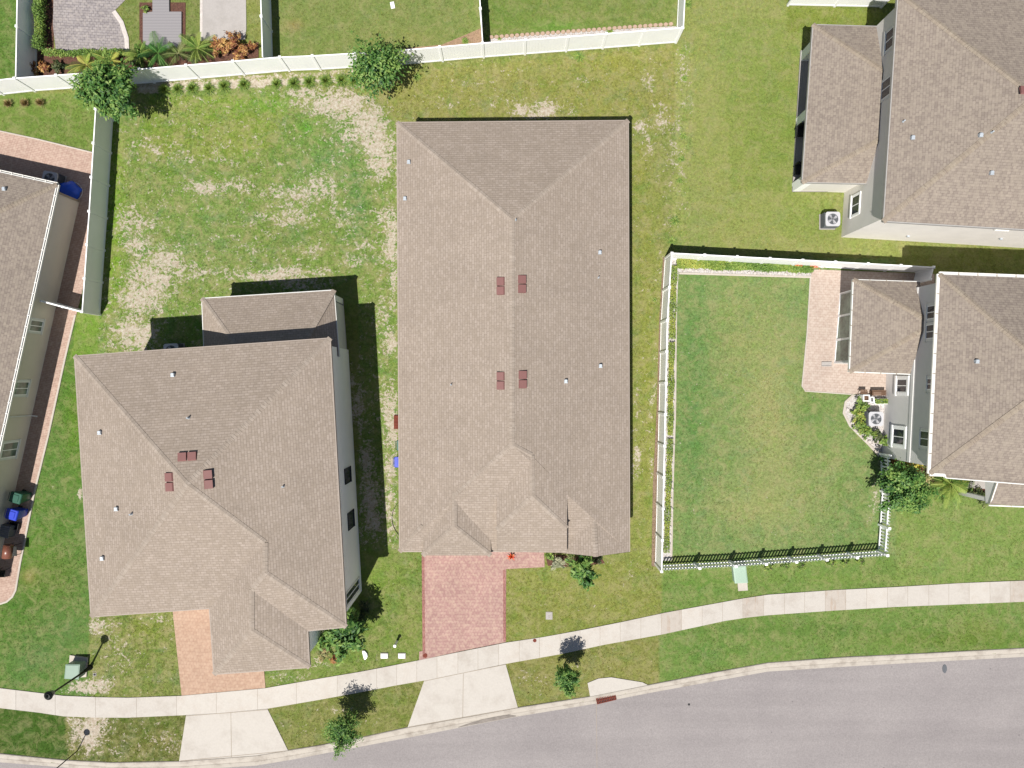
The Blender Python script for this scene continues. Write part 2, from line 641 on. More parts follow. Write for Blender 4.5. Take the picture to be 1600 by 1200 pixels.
M['leaf_dark'] = leaf_mat("leaf_dark", [(0.012, 0.03, 0.012, 1), (0.03, 0.05, 0.02, 1), (0.05, 0.075, 0.03, 1), (0.09, 0.10, 0.05, 1)])
M['leaf_croton'] = leaf_mat("leaf_croton", [(0.07, 0.03, 0.025, 1), (0.16, 0.055, 0.035, 1), (0.24, 0.13, 0.05, 1), (0.38, 0.27, 0.11, 1)])
M['leaf_gold'] = leaf_mat("leaf_gold", [(0.10, 0.14, 0.03, 1), (0.22, 0.20, 0.04, 1), (0.50, 0.40, 0.06, 1), (0.62, 0.52, 0.16, 1)])
M['leaf_red'] = leaf_mat("leaf_red", [(0.35, 0.03, 0.02, 1), (0.5, 0.08, 0.03, 1), (0.6, 0.16, 0.06, 1), (0.6, 0.3, 0.2, 1)])
M['leaf_straw'] = leaf_mat("leaf_straw", [(0.08, 0.10, 0.04, 1), (0.15, 0.17, 0.07, 1), (0.24, 0.22, 0.11, 1), (0.32, 0.26, 0.16, 1)])
M['leaf_brown'] = leaf_mat("leaf_brown", [(0.10, 0.08, 0.04, 1), (0.17, 0.13, 0.07, 1), (0.24, 0.18, 0.11, 1), (0.28, 0.24, 0.14, 1)])

# ------------------------------------------------------------------ the plan of the ground, in photo positions
SW_TOP = [(-900, 980), (-400, 1040), (0, 1075), (50, 1081), (100, 1087), (150, 1089), (200, 1090), (283, 1087), (350, 1081), (415, 1075), (500, 1060), (560, 1050), (612, 1040),
          (662, 1030), (720, 1018), (790, 1004), (850, 995), (910, 984), (970, 972), (1040, 957), (1100, 946), (1160, 935), (1200, 929),
          (1300, 922), (1400, 917), (1500, 911), (1600, 907), (2000, 893), (2600, 890)]
SW_BOT = [(-900, 1011), (-400, 1071), (0, 1106), (60, 1113), (100, 1119), (150, 1121), (200, 1121), (291, 1117), (350, 1113), (418, 1107), (500, 1093), (560, 1082), (617, 1071),
          (663, 1063), (720, 1051), (790, 1037), (875, 1022), (945, 1007), (1035, 991), (1132, 970), (1165, 965), (1200, 961), (1300, 954),
          (1400, 948), (1500, 944), (1600, 940), (2000, 926), (2600, 923)]
KB_OUT = [(-900, 1083), (-400, 1143), (0, 1177), (50, 1182), (100, 1187), (175, 1191), (280, 1189), (400, 1180), (450, 1172), (500, 1164), (567, 1151), (637, 1136),
          (722, 1121), (810, 1105), (920, 1088), (1012, 1070), (1095, 1054), (1200, 1035), (1325, 1026), (1450, 1020), (1600, 1012), (2000, 998), (2600, 995)]
KB_IN = [(-900, 1098), (-400, 1158), (0, 1192), (75, 1198), (175, 1206), (280, 1205), (400, 1197), (460, 1187), (512, 1177), (565, 1167), (650, 1151), (732, 1135),
         (810, 1120), (920, 1102), (1012, 1084), (1100, 1068), (1200, 1050), (1325, 1042), (1450, 1035), (1600, 1027), (2000, 1013), (2600, 1010)]


def interp(line, x):
    for i in range(len(line) - 1):
        if line[i][0] <= x <= line[i + 1][0]:
            t = (x - line[i][0]) / (line[i + 1][0] - line[i][0])
            return line[i][1] + t * (line[i + 1][1] - line[i][1])
    return line[-1][1]


POLY = {}
POLY['sidewalk'] = SW_TOP + SW_BOT[::-1]
POLY['roadzone'] = KB_OUT + [(2600, 1330), (1600, 1330), (800, 1440), (280, 1520), (-900, 1420)]
POLY['drive_red'] = [(659, 830), (792, 830), (792, 862), (850, 862), (851, 886), (791, 889), (790, 1003), (720, 1017), (662, 1030), (655, 1032), (655, 1018), (661, 1017)]
POLY['drive_tan'] = [(262, 880), (400, 880), (412, 1040), (415, 1074.5), (350, 1080.5), (284, 1086.5)]
POLY['apron_c'] = [(663, 1063), (720, 1051), (790, 1037.5), (809, 1105), (722, 1121), (637, 1136)]
POLY['apron_b'] = [(291, 1117.5), (350, 1113), (418, 1107.5), (450, 1172), (400, 1180), (280, 1189)]
POLY['drain_slab'] = [(918, 1067), (935, 1060), (955, 1058), (1004, 1066), (1012, 1070), (922, 1088)]
POLY['side_path_a'] = [(-300, 140), (0, 205), (60, 218), (146, 239), (165, 300), (135, 430), (121, 486), (102, 560), (76, 680), (54, 770), (32, 880), (24, 925), (18, 935), (0, 944), (-300, 960)]
POLY['patio_e'] = [(1268, 421), (1460, 428), (1460, 560), (1400, 617), (1330, 616), (1258, 612), (1253, 604), (1262, 510)]
POLY['patio_grey'] = [(85, -60), (200, -60), (196, 0), (178, 18), (190, 35), (198, 60), (199, 82), (88, 81), (83, 40)]
POLY['deck'] = [(240, -60), (265, -60), (266, 20), (285, 20), (285, 76), (225, 76), (225, 22), (240, 20)]
POLY['walk_nw'] = [(313, -60), (384, -60), (385, 45), (383, 62), (313, 64)]
POLY['bed_e_n'] = [(1050, 400), (1268, 411), (1267, 432), (1060, 425), (1046, 425)]
POLY['bed_e_w'] = [(1041, 405), (1052, 404), (1060, 425), (1056, 520), (1055, 640), (1051, 760), (1049, 876), (1029, 876), (1031, 760), (1035, 600)]
POLY['bed_e_ac'] = [(1332, 617), (1392, 617), (1392, 700), (1374, 712), (1355, 692), (1328, 665), (1318, 645), (1321, 628)]
HARD = ['sidewalk', 'roadzone', 'drive_red', 'drive_tan', 'apron_c', 'apron_b', 'drain_slab', 'side_path_a', 'patio_e', 'patio_grey', 'deck', 'walk_nw']


# ------------------------------------------------------------------ ground
def axis(lo, hi, step, far, growth=1.35):
    a = list(np.arange(lo, hi + 1e-6, step))
    s = step
    x = a[-1]
    up = []
    while x < far:
        s *= growth
        x += s
        up.append(x)
    s = step
    x = a[0]
    dn = []
    while x > -far:
        s *= growth
        x -= s
        dn.append(x)
    return np.array(dn[::-1] + a + up)


def gauss_blobs(PX, PY, blobs):
    out = np.zeros(PX.shape)
    for (x, y, rx, ry, s) in blobs:
        g = s * np.exp(-(((PX - x) / rx) ** 2 + ((PY - y) / ry) ** 2) * 0.9)
        out = 1 - (1 - out) * (1 - np.clip(g, 0, 0.98))
    return out


SAND = [(215, 385, 22, 16, .7), (232, 350, 18, 12, .5), (262, 405, 22, 18, .85), (222, 425, 26, 18, .75), (250, 438, 18, 14, .8), (218, 468, 34, 22, .95),
        (245, 455, 26, 14, .6), (205, 520, 30, 22, .85), (222, 528, 26, 18, .7), (300, 425, 26, 14, .5), (190, 345, 14, 18, .4), (205, 345, 16, 20, .6),
        (330, 295, 38, 8, .75), (372, 288, 22, 8, .5), (312, 290, 16, 8, .6), (440, 300, 32, 10, .5), (448, 340, 38, 14, .6), (500, 290, 26, 18, .7),
        (470, 312, 26, 14, .4), (250, 235, 24, 10, .45), (290, 252, 30, 8, .35), (230, 222, 12, 12, .4), (345, 240, 20, 14, .2), (470, 145, 26, 12, .7),
        (510, 165, 34, 18, .8), (548, 160, 34, 22, .75), (575, 190, 30, 24, .9), (588, 225, 22, 26, .95), (598, 258, 20, 28, .8), (545, 212, 20, 16, .5),
        (610, 340, 14, 24, .5), (612, 380, 8, 34, .95), (606, 395, 16, 22, .5), (616, 440, 6, 40, .6), (612, 540, 12, 18, .85), (600, 500, 12, 40, .45),
        (605, 620, 16, 26, .5), (612, 650, 12, 24, .85), (614, 680, 10, 26, .85), (610, 730, 12, 22, .75), (608, 780, 12, 26, .6), (612, 820, 10, 20, .6),
        (425, 432, 18, 10, .9), (450, 424, 26, 9, .7), (500, 425, 18, 7, .6), (395, 432, 14, 8, .6), (485, 390, 14, 12, .55), (540, 345, 14, 16, .45), (570, 385, 18, 10, .6), (552, 408, 14, 10, .5),
        (592, 340, 10, 10, .6), (525, 320, 8, 14, .5), (395, 390, 14, 12, .4), (360, 428, 30, 10, .4),
        (558, 640, 14, 40, .75), (570, 720, 16, 30, .7), (578, 785, 14, 40, .9), (548, 590, 12, 40, .7), (480, 442, 30, 12, .5), (460, 445, 20, 10, .5), (545, 470, 12, 20, .4), (585, 820, 14, 20, .6),
        (812, 173, 14, 11, .98), (830, 175, 9, 10, .6), (855, 168, 14, 10, .98), (848, 178, 16, 7, .9), (892, 175, 8, 6, .5), (1003, 192, 9, 12, .75), (995, 202, 9, 8, .6),
        (1013, 128, 10, 12, .55), (1033, 175, 9, 20, .6), (1040, 195, 12, 14, .5), (1012, 225, 7, 22, .55), (1052, 240, 9, 26, .45), (1070, 160, 10, 10, .2), (1090, 155, 14, 12, .25), (1045, 285, 8, 16, .4),
        (1080, 330, 26, 18, .25), (1110, 280, 20, 10, .25), (1042, 345, 7, 9, .6), (1035, 440, 7, 34, .6), (1030, 560, 6, 50, .55), (1022, 620, 7, 24, .5), (1018, 700, 5, 60, .35),
        (995, 640, 6, 40, .35), (996, 715, 9, 16, .75), (992, 740, 6, 12, .4), (870, 167, 20, 12, .3), (740, 130, 40, 8, .2), (700, 165, 30, 8, .3), (905, 125, 30, 5, .3), (1020, 100, 10, 20, .3),
        (1068, 110, 9, 26, .55), (1072, 70, 6, 16, .4), (1064, 260, 8, 30, .35), (790, 160, 40, 8, .25), (1062, 185, 6, 20, .4),
        (128, 1078, 36, 9, .98), (155, 1068, 22, 9, .7), (125, 1066, 24, 8, .6), (140, 1140, 22, 20, .98), (138, 1158, 12, 20, .98), (150, 1125, 22, 8, .7), (116, 1150, 12, 24, .5), (110, 1120, 10, 8, .7),
        (148, 980, 14, 14, .75), (160, 975, 22, 8, .5), (175, 1000, 14, 20, .3), (190, 1020, 20, 20, .3), (245, 967, 26, 10, .45), (195, 1045, 30, 18, .2), (220, 1150, 60, 20, .22), (270, 1165, 22, 18, .3), (170, 1175, 20, 8, .5),
        (125, 772, 5, 14, .98), (80, 765, 14, 16, .3), (44, 905, 14, 26, .35), (50, 880, 10, 14, .2), (85, 700, 6, 50, .3), (66, 740, 6, 40, .3),
        (445, 1058, 34, 10, .45), (500, 1040, 26, 8, .35), (490, 1028, 20, 8, .4), (530, 1112, 22, 10, .45), (480, 1140, 40, 12, .25), (570, 1130, 22, 10, .25),
        (835, 1062, 22, 20, .35), (815, 1055, 10, 12, .25), (905, 1040, 10, 20, .3), (1160, 870, 10, 8, .15), (1370, 770, 8, 34, .5), (1364, 790, 12, 24, .35), (1376, 740, 6, 20, .3),
        (1505, 790, 18, 8, .35), (1560, 795, 14, 6, .5), (1480, 770, 16, 6, .4), (1460, 775, 20, 6, .3), (655, 845, 6, 20, .5), (980, 880, 10, 12, .2), (985, 902, 8, 20, .3), (940, 878, 12, 6, .5),
        (1360, 380, 30, 5, .35), (460, 30, 12, 12, .25), (560, 62, 60, 8, .2), (700, 75, 60, 5, .5), (1050, 8, 12, 8, .1)]

#   polygon zones of lawn colour (apparent), later ones paint over earlier ones
ZONES = [
    ([(-4000, -4000), (6000, -4000), (6000, 6000), (-4000, 6000)], (132, 146, 78)),
    ([(150, 130), (450, 128), (620, 190), (622, 880), (560, 880), (560, 430), (300, 560), (120, 600), (120, 480)], (121, 148, 74)),
    ([(230, 150), (440, 148), (445, 180), (420, 230), (330, 250), (220, 240)], (128, 152, 70)),
    ([(-300, 500), (150, 500), (160, 1090), (-300, 1090)], (94, 132, 62)),
    ([(120, 495), (155, 492), (160, 560), (110, 560)], (116, 152, 62)),
    ([(138, 955), (285, 955), (285, 1090), (138, 1090)], (122, 138, 72)),
    ([(-300, 1100), (102, 1110), (105, 1195), (-300, 1195)], (72, 104, 42)),
    ([(102, 1110), (300, 1110), (300, 1195), (105, 1195)], (104, 116, 60)),
    ([(410, 1080), (670, 1060), (650, 1170), (410, 1190)], (124, 136, 72)),
    ([(540, 860), (662, 860), (662, 1040), (400, 1090), (400, 1000)], (118, 142, 70)),
    ([(560, 120), (1070, 70), (1070, 190), (620, 190), (600, 150)], (140, 148, 80)),
    ([(984, 180), (1030, 190), (1040, 420), (1015, 885), (984, 885)], (136, 148, 78)),
    ([(1065, -300), (1500, -300), (1500, 400), (1050, 400)], (144, 158, 88)),
    ([(1130, 30), (1260, 30), (1250, 300), (1140, 300)], (136, 154, 80)),
    ([(1230, -20), (1410, -20), (1410, 50), (1230, 50)], (124, 142, 66)),
    ([(1050, 395), (1400, 405), (1400, 865), (1030, 885)], (120, 150, 88)),
    ([(780, 870), (1035, 880), (1033, 965), (790, 1005)], (134, 146, 74)),
    ([(790, 1030), (1030, 985), (1030, 1070), (800, 1110)], (134, 142, 78)),
    ([(1033, 890), (2600, 780), (2600, 1060), (1030, 1075)], (114, 145, 74)),
    ([(1400, 700), (2600, 700), (2600, 905), (1400, 918)], (124, 152, 80)),
    ([(-300, 140), (148, 145), (146, 242), (-300, 180)], (112, 140, 66)),
    ([(-300, -200), (26, -200), (26, 125), (-300, 130)], (100, 134, 62)),
    ([(190, -200), (320, -200), (320, 80), (190, 80)], (118, 138, 72)),
    ([(428, -200), (750, -200), (752, 70), (430, 92)], (126, 146, 80)),
    ([(756, -200), (1060, -200), (1060, 50), (757, 62)], (122, 144, 74)),
]
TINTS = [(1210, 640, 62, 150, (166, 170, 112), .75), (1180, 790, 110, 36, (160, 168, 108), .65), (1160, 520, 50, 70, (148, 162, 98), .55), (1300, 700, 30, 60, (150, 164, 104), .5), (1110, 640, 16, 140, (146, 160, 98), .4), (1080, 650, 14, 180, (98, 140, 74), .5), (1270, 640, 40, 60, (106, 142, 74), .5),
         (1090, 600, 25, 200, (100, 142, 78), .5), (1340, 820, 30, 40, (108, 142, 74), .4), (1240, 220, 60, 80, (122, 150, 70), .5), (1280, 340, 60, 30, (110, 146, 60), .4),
         (1150, 60, 40, 60, (130, 156, 84), .4), (1200, 150, 40, 50, (124, 148, 74), .4), (500, 250, 50, 60, (108, 150, 86), .45), (540, 240, 30, 50, (104, 146, 84), .45), (460, 480, 60, 40, (100, 150, 60), .4),
         (430, 163, 30, 10, (96, 158, 50), .7), (360, 163, 50, 12, (114, 158, 56), .45), (480, 200, 14, 12, (96, 160, 50), .7), (560, 330, 18, 50, (76, 134, 80), .45), (330, 330, 50, 40, (118, 154, 78), .4),
         (180, 300, 14, 110, (124, 166, 44), .6), (180, 430, 12, 60, (120, 158, 44), .6), (260, 230, 60, 20, (132, 150, 70), .5), (370, 225, 40, 30, (140, 156, 78), .5), (295, 500, 30, 30, (96, 146, 54), .3),
         (20, 950, 60, 60, (84, 124, 50), .6), (80, 900, 40, 40, (110, 130, 62), .5), (100, 980, 40, 30, (102, 134, 78), .5), (60, 1030, 40, 30, (110, 138, 92), .45), (120, 650, 20, 80, (100, 140, 40), .6),
         (60, 850, 30, 50, (96, 136, 54), .5), (45, 900, 12, 14, (176, 150, 96), .5), (230, 980, 40, 20, (120, 140, 48), .4), (460, 40, 14, 10, (170, 140, 96), .5), (640, 60, 70, 14, (146, 152, 88), .5),
         (870, 40, 50, 10, (100, 160, 60), .5), (780, 15, 40, 30, (104, 140, 60), .5), (1060, 880, 40, 14, (150, 160, 84), .4), (860, 900, 40, 20, (140, 156, 76), .5), (930, 930, 60, 30, (146, 154, 84), .5),
         (1250, 985, 200, 12, (92, 128, 58), .5), (1500, 1000, 120, 14, (96, 124, 44), .5), (1300, 905, 200, 8, (120, 150, 70), .4), (1530, 980, 40, 16, (128, 142, 72), .4), (1100, 1020, 40, 20, (92, 138, 62), .5),
         (1100, 905, 70, 20, (104, 142, 66), .5), (590, 900, 30, 30, (128, 158, 66), .5), (640, 980, 20, 40, (138, 150, 80), .5), (600, 1000, 40, 20, (112, 140, 58), .4), (700, 140, 60, 20, (142, 150, 76), .4),
         (930, 160, 40, 30, (144, 152, 74), .4), (1000, 260, 10, 60, (144, 152, 68), .4), (960, 100, 50, 20, (138, 148, 60), .4), (1010, 400, 8, 80, (138, 150, 66), .5), (1010, 620, 10, 140, (136, 150, 62), .5),
         (240, 1160, 60, 20, (106, 112, 50), .5), (30, 60, 20, 60, (92, 134, 58), .5), (1480, 850, 90, 40, (134, 158, 88), .4), (1300, 450, 20, 30, (100, 140, 60), .4),
         (540, 480, 18, 30, (110, 150, 50), .4), (830, 1050, 40, 20, (130, 130, 76), .5), (960, 1040, 50, 20, (140, 148, 80), .4), (310, 380, 70, 40, (116, 146, 84), .5), (440, 370, 50, 30, (122, 142, 78), .5)]


def lawn_colour(PX, PY):
    """lawn colour (base colour) and sand share at photo positions on the ground"""
    C = np.zeros(PX.shape + (3,))
    for poly, c in ZONES:
        m = inpoly(PX, PY, poly)
        C[m] = c
    for (x, y, rx, ry, c, s) in TINTS:
        g = s * np.exp(-(((PX - x) / rx) ** 2 + ((PY - y) / ry) ** 2))
        C = C * (1 - g[..., None]) + np.array(c) * g[..., None]
    S = gauss_blobs(PX, PY, SAND)
    # strip of pale soil below the back fence
    s1 = ((PX > 215) & (PX < 560) & (np.abs(PY - (136 - (PX - 215) * 0.055)) < 10)).astype(float)
    c = C / 255.0
    L = np.where(c <= 0.04045, c / 12.92, ((c + 0.055) / 1.055) ** 2.4) * KA * 1.20 * np.array([1.08, 1.0, 1.03])
    return L, S, s1


GX = axis(-33.0, 33.0, 0.16, 700)
GY = axis(-25.0, 25.0, 0.16, 700)
XX, YY = np.meshgrid(GX, GY)
PXg, PYg = XX * PPM + 800, 600 - YY * PPM
L, S, S1 = lawn_colour(PXg, PYg)
ZZ = np.zeros(XX.shape)
road = inpoly(PXg, PYg - 7, POLY['roadzone']) & inpoly(PXg, PYg + 7, POLY['roadzone'])
ZZ[road] = -0.30
ZZ[~road] += 0.012 * np.sin(XX[~road] * 0.9) * np.sin(YY[~road] * 0.7) - 0.012
ny, nx = XX.shape
verts = np.stack([XX.ravel(), YY.ravel(), ZZ.ravel()], 1)
idx = np.arange(nx * ny).reshape(ny, nx)
faces = np.stack([idx[:-1, :-1].ravel(), idx[:-1, 1:].ravel(), idx[1:, 1:].ravel(), idx[1:, :-1].ravel()], 1)
RGH = np.full(XX.shape, 0.45)
for poly, val in (([(150, 128), (450, 126), (560, 118), (624, 190), (624, 860), (560, 860), (560, 430), (300, 560), (150, 560)], 1.0), ([(138, 955), (285, 955), (285, 1195), (104, 1195), (104, 1090), (138, 1090)], 1.0),
                  ([(400, 1000), (660, 860), (662, 1040), (660, 1160), (410, 1190)], .7), ([(780, 870), (1035, 880), (1035, 1070), (790, 1110)], .65), ([(984, 100), (1090, 60), (1075, 400), (1030, 420), (1015, 885), (984, 885)], .75),
                  ([(560, 75), (1065, 70), (1065, 190), (560, 190)], .8), ([(1034, 890), (1600, 780), (1600, 1060), (1030, 1075)], .45), ([(1050, 395), (1400, 405), (1400, 865), (1030, 885)], .62)):
    RGH[inpoly(PXg, PYg, poly)] = val
base_sand = np.where((RGH > .95) & (PYg < 900), .25, np.where(RGH > .7, .15, np.where(RGH > .5, .05, -.25)))
sandm = np.clip(S * .92 + S1 * 0.8 + (1 - S) * base_sand + 0.3, 0, 1.3)
cols = np.concatenate([L.reshape(-1, 3), sandm.reshape(-1, 1)], 1)


def ground_mat():
    m, nt, bs = new_mat("lawn")
    at = nt.nodes.new("ShaderNodeAttribute")
    at.attribute_name = "tint"
    ar = nt.nodes.new("ShaderNodeAttribute")
    ar.attribute_name = "rough"
    R = ar.outputs["Fac"]
    p = pos(nt)

    def off(x, y):
        mp = nt.nodes.new("ShaderNodeMapping")
        mp.inputs["Location"].default_value = (x, y, 0)
        nt.links.new(p, mp.inputs[0])
        return mp.outputs[0]

    def grey(v):
        cc = nt.nodes.new("ShaderNodeCombineColor")
        for i in range(3):
            nt.links.new(v, cc.inputs[i])
        return cc.outputs[0]
    nf = noise(nt, p, 6.5, 5, 0.85)
    nc = noise(nt, off(13, 7), 2.2, 5, 0.75, 0.8)
    amp = mth(nt, 'ADD', mth(nt, 'MULTIPLY', R, 1.8), 1.15)
    v = mth(nt, 'ADD', mth(nt, 'MULTIPLY', mth(nt, 'SUBTRACT', nf, 0.5), amp), 1.0)
    v = mth(nt, 'ADD', v, mth(nt, 'MULTIPLY', mth(nt, 'MULTIPLY', mth(nt, 'SUBTRACT', nc, 0.5), R), 1.0))
    c = mixc(nt, 1.0, at.outputs["Color"], grey(v), 'MULTIPLY')
    # straw, lush and bluish clumps
    nm = noise(nt, off(3, 41), 1.5, 6, 0.72, 0.7)
    dry = ramp(nt, nm, [(0.45, (0, 0, 0, 1)), (0.63, (1, 1, 1, 1))])
    k = mth(nt, 'ADD', mth(nt, 'MULTIPLY', R, 0.35), 0.22)
    c = mixc(nt, mth(nt, 'MULTIPLY', dry, k), c, A(198, 186, 138))
    nb = noise(nt, off(71, 5), 1.1, 6, 0.72, 0.6)
    lush = ramp(nt, nb, [(0.50, (0, 0, 0, 1)), (0.62, (1, 1, 1, 1))])
    c = mixc(nt, mth(nt, 'MULTIPLY', lush, mth(nt, 'MULTIPLY', R, 0.75)), c, mixc(nt, 1.0, c, (0.70, 0.92, 0.58, 1), 'MULTIPLY'))
    nl = noise(nt, off(29, 57), 0.8, 5, 0.7, 0.6)
    blu = ramp(nt, nl, [(0.52, (0, 0, 0, 1)), (0.64, (1, 1, 1, 1))])
    c = mixc(nt, mth(nt, 'MULTIPLY', blu, mth(nt, 'MULTIPLY', R, 0.6)), c, mixc(nt, 1.0, c, (0.66, 0.88, 1.0, 1), 'MULTIPLY'))
    # bare sand where the mask wins over noise
    ns = noise(nt, off(5, 91), 2.5, 7, 0.78, 0.6)
    ns2 = noise(nt, off(17, 33), 7.5, 4, 0.75)
    t = mth(nt, 'ADD', mth(nt, 'MULTIPLY', mth(nt, 'SUBTRACT', ns, 0.5), 2.8), mth(nt, 'MULTIPLY', mth(nt, 'SUBTRACT', ns2, 0.5), 1.8))
    t = mth(nt, 'ADD', t, mth(nt, 'SUBTRACT', at.outputs["Alpha"], 0.3))
    sm = ramp(nt, t, [(0.50, (0, 0, 0, 1)), (0.70, (1, 1, 1, 1))])
    sc = ramp(nt, noise(nt, p, 6.0, 5, 0.75), [(0.3, A(190, 166, 144)), (0.48, A(224, 208, 190)), (0.66, A(250, 242, 228))])
    c = mixc(nt, mth(nt, 'MULTIPLY', sm, 0.9), c, sc)
    nt.links.new(c, bs.inputs["Base Color"])
    bs.inputs["Roughness"].default_value = 1.0
    bs.inputs["Specular IOR Level"].default_value = 0.05
    bump(nt, bs, nf, 0.8, 0.05)
    return m


M['lawn'] = ground_mat()
g = mesh_np("ground", verts, faces, M['lawn'], cols=cols, rough=RGH)
struct(g)


def strip(name, top, bot, z, mat):
    """flat strip between two lines (photo positions), resampled"""
    xs = sorted(set([p[0] for p in top] + [p[0] for p in bot]))
    mb = MB()
    for i in range(len(xs) - 1):
        a, b = xs[i], xs[i + 1]
        mb.face([V(a, interp(bot, a)).xy[:] + (z,), V(b, interp(bot, b)).xy[:] + (z,), V(b, interp(top, b)).xy[:] + (z,), V(a, interp(top, a)).xy[:] + (z,)])
    return mb.build(name, mat)


def slab(name, poly, z0, z1, mat, parent=None):
    mb = MB()
    mb.prism([V(p[0], p[1]).xy[:] for p in poly], z0, z1)
    return mb.build(name, mat, parent)


# road
ROAD_FAR = [(-900, 1330), (-400, 1390), (0, 1420), (280, 1437), (400, 1425), (800, 1350), (1200, 1278), (1600, 1250), (2000, 1236), (2600, 1233)]
mb = MB()
xs = sorted(set([p[0] for p in KB_IN] + [p[0] for p in ROAD_FAR]))
for a, b in zip(xs[:-1], xs[1:]):
    mb.face([V(a, interp(ROAD_FAR, a)).xy[:] + (-0.07,), V(b, interp(ROAD_FAR, b)).xy[:] + (-0.07,),
             V(b, interp(KB_IN, b) - 1).xy[:] + (-0.07,), V(a, interp(KB_IN, a) - 1).xy[:] + (-0.07,)])
struct(mb.build("road", M['asphalt']))
# seam in the asphalt
mb = MB()
a, b = V(932, 1099), V(934, 1300)
mb.face([(a.x - .012, a.y, -.066), (b.x - .012, b.y, -.066), (b.x + .012, b.y, -.066), (a.x + .012, a.y, -.066)])
struct(mb.build("road_seam", M['joint']))


# kerb with its rounded back and gutter pan
def kerb_profile(line_out, line_in, name):
    xs = sorted(set([p[0] for p in line_out] + [p[0] for p in line_in]))
    prof = [(0.0, -0.25), (0.0, 0.015), (0.06, 0.05), (0.24, 0.045), (0.36, 0.02), (0.56, -0.045), (0.60, -0.062), (0.64, -0.048), (1.0, -0.058), (1.0, -0.25)]
    rows = []
    for x in xs:
        o, i = V(x, interp(line_out, x)), V(x, interp(line_in, x))
        rows.append([(o.x + (i.x - o.x) * t, o.y + (i.y - o.y) * t, z) for t, z in prof])
    mb = MB()
    for r in range(len(rows) - 1):
        for k in range(len(prof) - 1):
            mb.face([rows[r][k], rows[r][k + 1], rows[r + 1][k + 1], rows[r + 1][k]])
    return struct(mb.build(name, M['concrete_kerb']))


kerb_profile(KB_OUT, KB_IN, "kerb")
kerb_profile([(x, y + 15) for x, y in ROAD_FAR], [(x, y) for x, y in ROAD_FAR], "far_kerb")

M['gutter_stain'] = plain("gutter_stain", A(150, 140, 132), 0.6, var=0.25, scale=2.5)
mb = MB()
sx = [716, 735, 755, 775, 795, 806]
sw = [1.0, 4.0, 5.5, 6.0, 5.0, 1.5]
for i in range(5):
    q = []
    for j, t in ((i, 0), (i + 1, 0), (i + 1, 1), (i, 1)):
        yb = interp(KB_IN, sx[j]) - 0.6
        v_ = V(sx[j], yb - sw[j] * t)
        q.append((v_.x, v_.y, -.054 + .016 * t * sw[j] / 6))
    mb.face(q)
struct(mb.build("gutter_damp_patch", M['gutter_stain']))
# sidewalk: slabs of slightly different age as one walk
mw = MB()
walk_mats = [M['concrete_walk'], concrete("concrete_walk_old", A(224, 214, 203), A(186, 172, 158), 0.6, 1.4), concrete("concrete_walk_new", A(238, 231, 222), A(216, 200, 184), 0.4, 1.2)]
def rusty(m):
    nt = m.node_tree
    bs = nt.nodes["Principled BSDF"]
    src = bs.inputs["Base Color"].links[0].from_socket
    mp = nt.nodes.new("ShaderNodeMapping")
    mp.inputs["Scale"].default_value = (3.2, 0.5, 1)
    nt.links.new(pos(nt), mp.inputs[0])
    f = ramp(nt, noise(nt, mp.outputs[0], 1.3, 4, 0.7), [(0.52, (0, 0, 0, 1)), (0.72, (1, 1, 1, 1))])
    nt.links.new(mixc(nt, mth(nt, 'MULTIPLY', f, 0.55), src, A(196, 158, 124)), bs.inputs["Base Color"])


rusty(walk_mats[1])
x = -900.0
k = 0
step = 32.0
cuts = [-900.0]
while x < 2600:
    x += step * random.uniform(0.97, 1.03) * (1.95 if x < 560 else 1.0)
    cuts.append(x)
gap = 0.22
for a, b in zip(cuts[:-1], cuts[1:]):
    sub = [a + gap] + [p[0] for p in SW_TOP + SW_BOT if a + gap < p[0] < b - gap] + [b - gap]
    sub = sorted(sub)
    mi = 0
    if 1033 < (a + b) / 2 < 1072 or 1160 < (a + b) / 2 < 1195:
        mi = 1
    elif (a + b) / 2 > 1072:
        mi = random.choice([0, 2, 2, 0, 2, 0, 0, 1])
    elif random.random() < 0.25:
        mi = 2
    ring = [V(q - (interp(SW_TOP, q) - 1000) * 0 + (3 if q < 800 else 2) * 0, interp(SW_TOP, q)) for q in sub] + [V(q, interp(SW_BOT, q)) for q in reversed(sub)]
    mw.prism([r.xy[:] for r in ring], -0.05, 0.03 + random.uniform(0, .003), mi)
struct(mw.build("sidewalk", walk_mats))
struct(strip("sidewalk_joint_bed", SW_TOP, SW_BOT, 0.022, M['joint']))


def lines_on(name, segs, z, w, mat):
    mb = MB()
    for (x0, y0, x1, y1) in segs:
        a, b = V(x0, y0), V(x1, y1)
        d = (b - a).normalized()
        n = Vector((-d.y, d.x, 0)) * w / 2
        mb.face([(a - n).xy[:] + (z,), (b - n).xy[:] + (z,), (b + n).xy[:] + (z,), (a + n).xy[:] + (z,)])
    return struct(mb.build(name, mat))


struct(slab("driveway_red", POLY['drive_red'], -0.05, 0.024, M['paver_red']))
struct(slab("driveway_tan", POLY['drive_tan'], -0.05, 0.024, M['paver_tan']))
struct(slab("apron_red_house", POLY['apron_c'], -0.05, 0.026, M['concrete_apron']))
struct(slab("apron_tan_house", POLY['apron_b'], -0.05, 0.026, M['concrete_apron']))
struct(slab("drain_slab", POLY['drain_slab'], -0.05, 0.03, M['concrete_apron']))
lines_on("apron_joints", [(724, 1052, 723, 1121), (663, 1064, 722, 1051.6), (722, 1051.6, 790, 1038), (291, 1118.5, 418, 1108.5), (361, 1113, 362, 1183), (282, 1188.5, 448, 1173), (639, 1135.5, 808, 1105.5)],
         0.031, 0.03, M['joint'])
